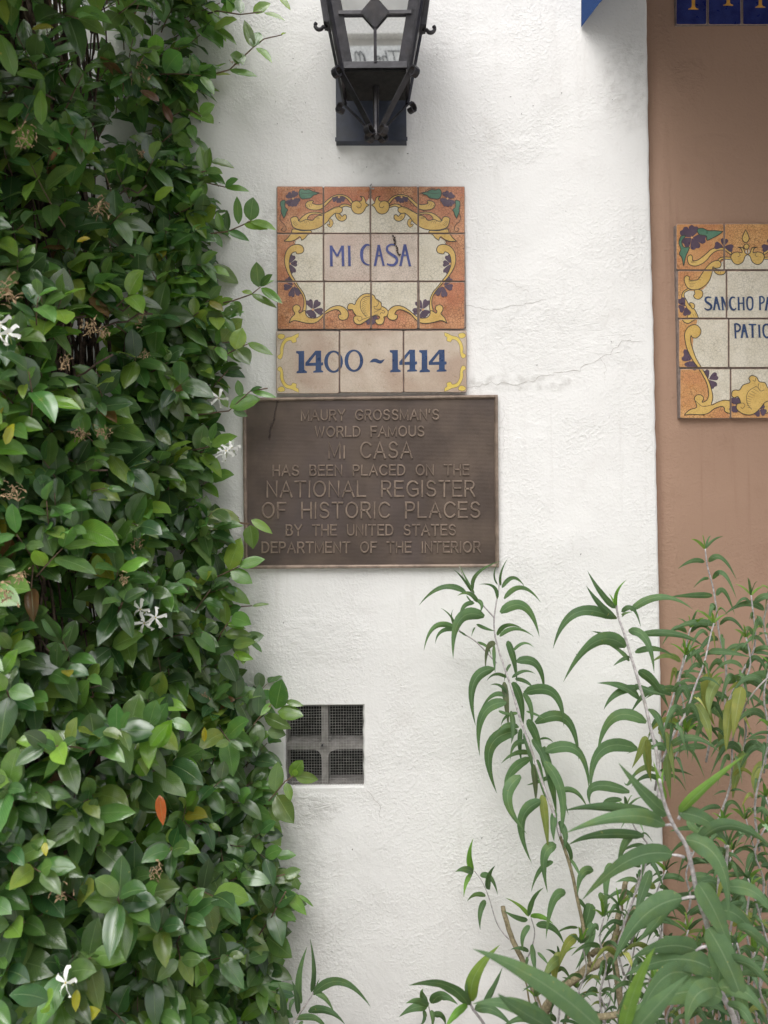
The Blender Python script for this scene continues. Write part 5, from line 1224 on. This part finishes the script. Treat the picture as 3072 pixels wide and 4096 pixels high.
auto([(1640,1250),(1620,1000),(1650,850),(1630,700)], Z8, .16, .22, 22, 'd', L_=(170, 250))
auto([(1180,1250),(1230,1080),(1170,900),(1200,780)], Z8, .14, .2, 23, 'd', L_=(170, 250))
auto([(1500,1250),(1480,1050),(1540,900),(1500,760)], Z8, .26, .36, 24, None, L_=(180, 260))
auto([(1750,1150),(1700,900),(1640,700),(1600,560),(1570,470)], Z8, .3, .4, 25, None, L_=(180, 260))
for q, (pth, da, db, kk) in enumerate((([(1000,1250),(1080,1080),(1060,950),(1120,850)], .3, .4, None), ([(1250,1250),(1200,1100),(1260,980),(1230,860)], .3, .42, None), ([(1420,1250),(1440,1080),(1400,960),(1450,820)], .34, .46, 'd'),
        ([(1580,1250),(1610,1100),(1570,940),(1600,800)], .36, .48, None), ([(1100,900),(1180,700),(1150,560),(1200,430)], .14, .2, 'd'), ([(1400,800),(1370,600),(1420,450),(1390,300)], .12, .18, 'd'), ([(1560,700),(1540,500),(1600,380),(1560,200)], .14, .2, None), ([(1680,800),(1660,500),(1690,300),(1650,100)], .18, .26, 'd'))):
    auto(pth, Z8, da, db, 40+q, kk, L_=(190, 300))
for q, (pth, da, db, kk) in enumerate((([(1330,1250),(1300,1100),(1340,980),(1310,880),(1330,780)], .44, .52, None), ([(1640,1250),(1660,1080),(1620,960),(1650,820)], .46, .56, None), ([(1120,1250),(1150,1130),(1110,1010),(1140,920)], .4, .5, None), ([(1500,1250),(1530,1120),(1500,1000),(1540,880),(1520,760)], .42, .52, 'd'),
        ([(1040,760),(1090,620),(1060,520),(1100,400)], .18, .24, None), ([(1280,700),(1310,560),(1290,440),(1340,300),(1320,200)], .16, .22, None), ([(1480,760),(1500,600),(1470,480),(1500,340)], .2, .26, None), ([(1620,640),(1640,480),(1600,350),(1650,230)], .22, .3, None), ([(900,1200),(930,1080),(900,980),(930,900)], .12, .16, None), ([(800,1200),(830,1060),(800,960)], .1, .14, 'd'))):
    auto(pth, Z8, da, db, 60+q, kk, L_=(190, 320) if q < 8 else (110, 190))
for q, (pth, da, db, kk) in enumerate((([(700,1180),(720,1040),(690,930),(720,830)], .16, .2, 'd'), ([(820,1160),(800,1000),(840,880),(820,760)], .2, .24, None), ([(930,1160),(900,1000),(930,860),(900,740),(920,640)], .26, .3, None), ([(1010,900),(980,780),(1010,680),(990,590)], .28, .32, None), ([(620,1200),(640,1090),(610,1000)], .14, .16, None))):
    auto(pth, Z8, da, db, 100+q, kk, L_=(130, 230))
for q, (pth, da, db) in enumerate((([(1530,1050),(1560,860),(1540,700),(1580,560),(1560,440)], .2, .26), ([(1250,900),(1280,760),(1260,640),(1290,520)], .18, .22), ([(1640,1050),(1660,860),(1640,700),(1670,560)], .24, .3), ([(1380,1000),(1400,860),(1370,740),(1400,640)], .2, .26))):
    auto(pth, Z7, da, db, 80+q, None, L_=(190, 300))
# old yellowing leaves hanging on the right
oy = MB()
for b, m, t in (((1400,600),(1390,720),(1420,840)),((1450,620),(1400,700),(1400,800)),((1500,720),(1480,830),(1470,960)),((1540,660),(1520,760),(1500,900)),((1330,740),(1380,820),(1400,930)),((1480,760),(1460,870),(1440,1000)),((1560,950),(1520,1060),(1500,1170)),((1640,1000),(1600,1080),(1620,1170)),((1200,960),(1210,1060),(1220,1170)),((1110,900),(1120,1000),(1130,1090))):
    sleaf(oy, Z7, b, m, t, random.uniform(.2, .3), .26, 'y')
o_ = oy.build('dying_leaves', M['sleaf'], sage, smooth=True, label='yellowing old leaves hanging low on the bush')
# bare woody stems low down
wd_ = MB()
for path, d0, d1, r0, r1 in (([(620,1120),(660,1050),(700,990),(820,890),(950,815),(1010,700),(1050,600)], .14, .24, .011, .006), ([(1000,1200),(990,1000),(965,820),(975,680),(1000,560),(1020,480)], .2, .24, .0075, .005), ([(960,830),(1010,690),(1060,600)], .2, .26, .006, .004), ([(860,810),(940,760),(970,740)], .17, .2, .006, .005),
        ([(640,1080),(560,860),(500,720),(462,595)], .10, .07, .0065, .0055), ([(560,860),(500,740)], .09, .08, .004, .003), ([(600,1090),(570,950),(555,850)], .08, .08, .0022, .0018), ([(740,1120),(790,1050),(830,990)], .16, .18, .004, .003), ([(880,1090),(1000,1080),(1120,1085)], .3, .3, .006, .006), ([(1530,850),(1640,870)], .25, .25, .008, .007), ([(1520,680),(1600,600),(1659,560)], .2, .2, .006, .006), ([(1290,880),(1400,820),(1380,640),(1420,560)], .2, .24, .006, .004)):
    pts = spl([Z8(*p) for p in path], False, 5); kk = len(pts)
    wd_.tube([W(p[0], p[1], d0+(d1-d0)*i/(kk-1)) + rv(.0008) for i, p in enumerate(pts)], [(r0+(r1-r0)*i/(kk-1))*(1+.12*noise.noise((i*.8, r0*900, 2))) for i in range(kk)], 8)
wd_.build('woody_stem', M['oldstem'], sage, smooth=True)
sage_shoot(sage, [([(490,740),(455,700),(430,650),(400,550),(370,480),(335,432)], .07, .07, .0015, .0010)], [((330,432),(312,370),(331,283),dict(w=.2,k='b')),((330,440),(290,425),(249,437),dict(w=.24)),((325,450),(300,480),(287,552),dict(w=.2,k='b')),((362,455),(410,465),(441,542),dict(w=.22)),((405,515),(402,460),(429,408),dict(w=.25)),((385,547),(340,540),(302,571),dict(w=.28)),((385,565),(362,620),(362,700),dict(w=.22))], Z8, .07, mats='wool')
sage_shoot(sage, [([(560,850),(590,790),(607,710),(590,640)], .08, .10, .0018, .0012)], [((585,632),(600,560),(649,507),dict(w=.22)),((580,637),(540,590),(471,552),dict(w=.19,k='b')),((575,655),(520,640),(467,610),dict(w=.2)),((590,640),(640,640),(692,672),dict(w=.22,k='b')),((615,678),(690,690),(741,767),dict(w=.22)),((585,680),(553,730),(558,802),dict(w=.22)),((600,765),(603,830),(613,902),dict(w=.28)),((575,820),(570,850),(565,880),dict(w=.3)),((580,795),(540,780),(497,788),dict(w=.25)),((620,800),(650,830),(670,858),dict(w=.25))], Z8, .10)

# foreground shoot, close to the lens
base = W(2900, 4096, .62); fg = thing('sage_bush', (base.x, -.62, .03), 'nearest sage plant, large drooping leaves in the lower right foreground', 'shrub', 'bush sage plants')
g1 = dict(w=.17, d=.62)
sage_shoot(fg, [([(1520,1180),(1500,1080),(1440,960),(1400,800),(1385,680),(1340,540),(1320,440),(1290,320),(1230,220),(1190,120),(1170,20)], .56, .66, .0052, .0024)] ,
 [((1205,175),(1110,90),(983,-57),dict(w=.17,tw=.1)),((1195,110),(1170,30),(1140,-65),dict(w=.12,k='b')),((1185,90),(1180,20),(1190,-30),dict(w=.12,k='b')),((1265,170),(1370,60),(1572,-102),dict(w=.125,k='b',tw=.1)),((1195,226),(1010,185),(742,263),dict(w=.16,tw=.15)),((1150,185),(920,150),(738,162),dict(w=.13,d=.55)),((1226,358),(1030,385),(818,567),dict(w=.19,tw=.1)),((1100,275),(900,270),(758,316),dict(w=.16,d=.52)),((1272,556),(1095,640),(955,862),dict(w=.2,tw=.1)),((1255,170),(1390,210),(1480,320),dict(w=.25)),((1290,290),(1440,390),(1482,645),dict(w=.25)),((1350,300),(1500,230),(1690,340),dict(w=.2)),((1470,505),(1600,530),(1690,650),dict(w=.28)),((1345,490),(1430,640),(1505,835),dict(w=.28)),((1335,790),(1200,770),(1040,830),dict(w=.3)),((1390,690),(1500,900),(1580,1150),dict(w=.25)),((1310,905),(1180,920),(1060,1140),dict(w=.28)),((1430,960),(1330,1000),(1290,1150),dict(w=.3)),((1440,960),(1560,980),(1650,1100),dict(w=.3)),((1530,700),(1600,720),(1700,830),dict(w=.28)),((1060,260),(1010,320),(980,430),dict(w=.25,d=.5)),((1130,430),(1090,540),(1060,640),dict(w=.2,d=.5)),((1200,560),(1160,660),(1060,760),dict(w=.24,d=.5)),((1395,870),(1230,830),(1010,905),dict(w=.26,tw=.1)),((1450,1010),(1270,980),(1010,1090),dict(w=.26,tw=.1)),((1420,620),(1530,640),(1640,800),dict(w=.24)),((1460,850),(1580,860),(1690,990),dict(w=.26)),((1400,780),(1440,900),(1400,1040),dict(w=.26)),((1480,1040),(1560,1080),(1600,1200),dict(w=.28)),((1300,200),(1340,250),(1420,270),dict(w=.24,d=.55))], Z8, .62)
pt = MB()
for a, b in (((1240,228),(1196,226)),((1282,370),(1226,360)),((1330,550),(1270,558)),((1390,770),(1332,790)),((1255,200),(1268,172)),((1300,360),(1320,352))):
    p, q = W(*Z8(*a), .62), W(*Z8(*b), .62); pt.tube([p, (p+q)/2+Vector((0, 0, .001)), q], [.0026, .0022, .0018], 6)
pt.build('petiole', M['wool'], fg, smooth=True)
sage_shoot(fg, [([(1480,560),(1470,430),(1475,350),(1478,320)], .5, .52, .0034, .0022)], auto_leaves([(1480,700),(1470,430),(1475,350),(1478,320)], Z8, .2, (120, 200), None, 31), Z8, .5)

base = W(2150, 4096, .72); lo = thing('sage_bush', (base.x, -.72, .03), 'low sage plant with bright blurred leaves at the bottom edge, right of centre', 'shrub', 'bush sage plants')
sage_shoot(lo, [([(1010,1400),(990,1250),(960,1180)], .75, .78, .004, .003)], [((905,1150),(640,935),(326,783),dict(w=.135,tw=.05)),((1005,1160),(1065,950),(1152,773),dict(w=.14,k='b',tw=.05)),((700,1150),(540,1060),(440,985),dict(w=.2)),((690,1150),(520,1040),(325,1032),dict(w=.2)),((1040,1180),(1150,1050),(1300,900),dict(w=.2))], Z8, .76)
sage_shoot(lo, [([(420,1200),(370,1110),(320,1040),(313,960)], .42, .45, .003, .002)], [((308,1037),(200,945),(38,950),dict(w=.19)),((325,1020),(340,900),(452,764),dict(w=.19,k='b')),((380,1040),(425,960),(463,865),dict(w=.22)),((305,1045),(250,1080),(200,1150),dict(w=.22,k='b')),((313,1030),(300,980),(304,925),dict(w=.12)),((340,1060),(420,1060),(520,1150),dict(w=.2))], Z8, .45)
sage_shoot(lo, [([(180,1250),(150,1130),(130,1045)], .09, .1, .002, .0014)], [((125,1045),(80,1020),(25,1030),dict(w=.3)),((122,1047),(60,1050),(-5,1092),dict(w=.3)),((145,1030),(190,995),(262,1036),dict(w=.28)),((125,1020),(100,990),(106,962),dict(w=.3)),((150,1080),(190,1090),(205,1130),dict(w=.3)),((140,1060),(150,1100),(140,1150),dict(w=.3)),((110,1060),(110,1100),(90,1130),dict(w=.3))], Z8, .1)

base = W(1200, 4096, .2); sm_ = thing('sage_bush', (base.x, -.2, .03), 'small sage plant with upright narrow leaves at the foot of the jasmine hedge', 'shrub', 'bush sage plants')
sage_shoot(sm_, [([(1260,1300),(1310,1190),(1350,1130),(1385,1075),(1400,1030)], .2, .2, .0026, .0012)], [((1380,1070),(1390,970),(1371,830),dict(w=.11)),((1330,1120),(1325,1000),(1360,868),dict(w=.15)),((1385,1082),(1510,1025),(1642,1140),dict(w=.16)),((1392,1075),(1440,1100),(1480,1167),dict(w=.2)),((1365,1160),(1450,1155),(1527,1215),dict(w=.2)),((1305,1105),(1285,1130),(1286,1185),dict(w=.24)),((1300,1060),(1240,1040),(1150,1040),dict(w=.2)),((1310,1190),(1400,1190),(1450,1260),dict(w=.2)),((1255,1180),(1250,1100),(1230,1030),dict(w=.18)),((1320,1170),(1310,1080),(1290,1020),dict(w=.16)),((1340,1200),(1320,1240),(1330,1300),dict(w=.2)),((1395,1050),(1405,1030),(1415,1008),dict(w=.2))], FR, .2)

# ------------------------------------------------------------------ dried tendrils stuck to the signs
def tendril(name, pts, F, d, label, r=.0016):
    p0 = W(*F(*pts[-1]), d); mb = MB()
    p = spl([F(*q) for q in pts], False, 6)
    P = [W(a, b, d) + Vector((random.gauss(0, .0009), -abs(random.gauss(0, .0008)), random.gauss(0, .0009))) for a, b in p]
    mb.tube(P, [r*random.uniform(.5, 1.5) for _ in P], 5)
    for i in range(4):
        q = random.choice(P); a = Vector((random.gauss(0, 1), -.4, random.gauss(0, 1))).normalized(); s_ = a.cross(Vector((0, -1, .2))).normalized(); l = random.uniform(.004, .009)
        mb.add([q, q+a*l*.5+s_*l*.35, q+a*l, q+a*l*.5-s_*l*.35], [(0,1,2,3)])
    o = mb.build(name, M['dried'], None, loc=tuple(p0)); return tag(o, label, 'twig')
M['dried'] = simple('dried_tendril', (.06, .042, .038), .9)
tendril('dried_tendril', [(1250,205),(1230,240),(1255,290),(1240,320),(1270,360),(1295,400),(1285,440),(1300,480),(1330,495)], MC, .0142, 'dark dried tendril stuck across the S of MI CASA', .0014)
tendril('dried_tendril', [(278,95),(270,130),(262,180),(258,215),(240,250),(232,320)], QF, .0115, 'dried brown tendril hanging over the upper left of the bronze plaque', .0013)
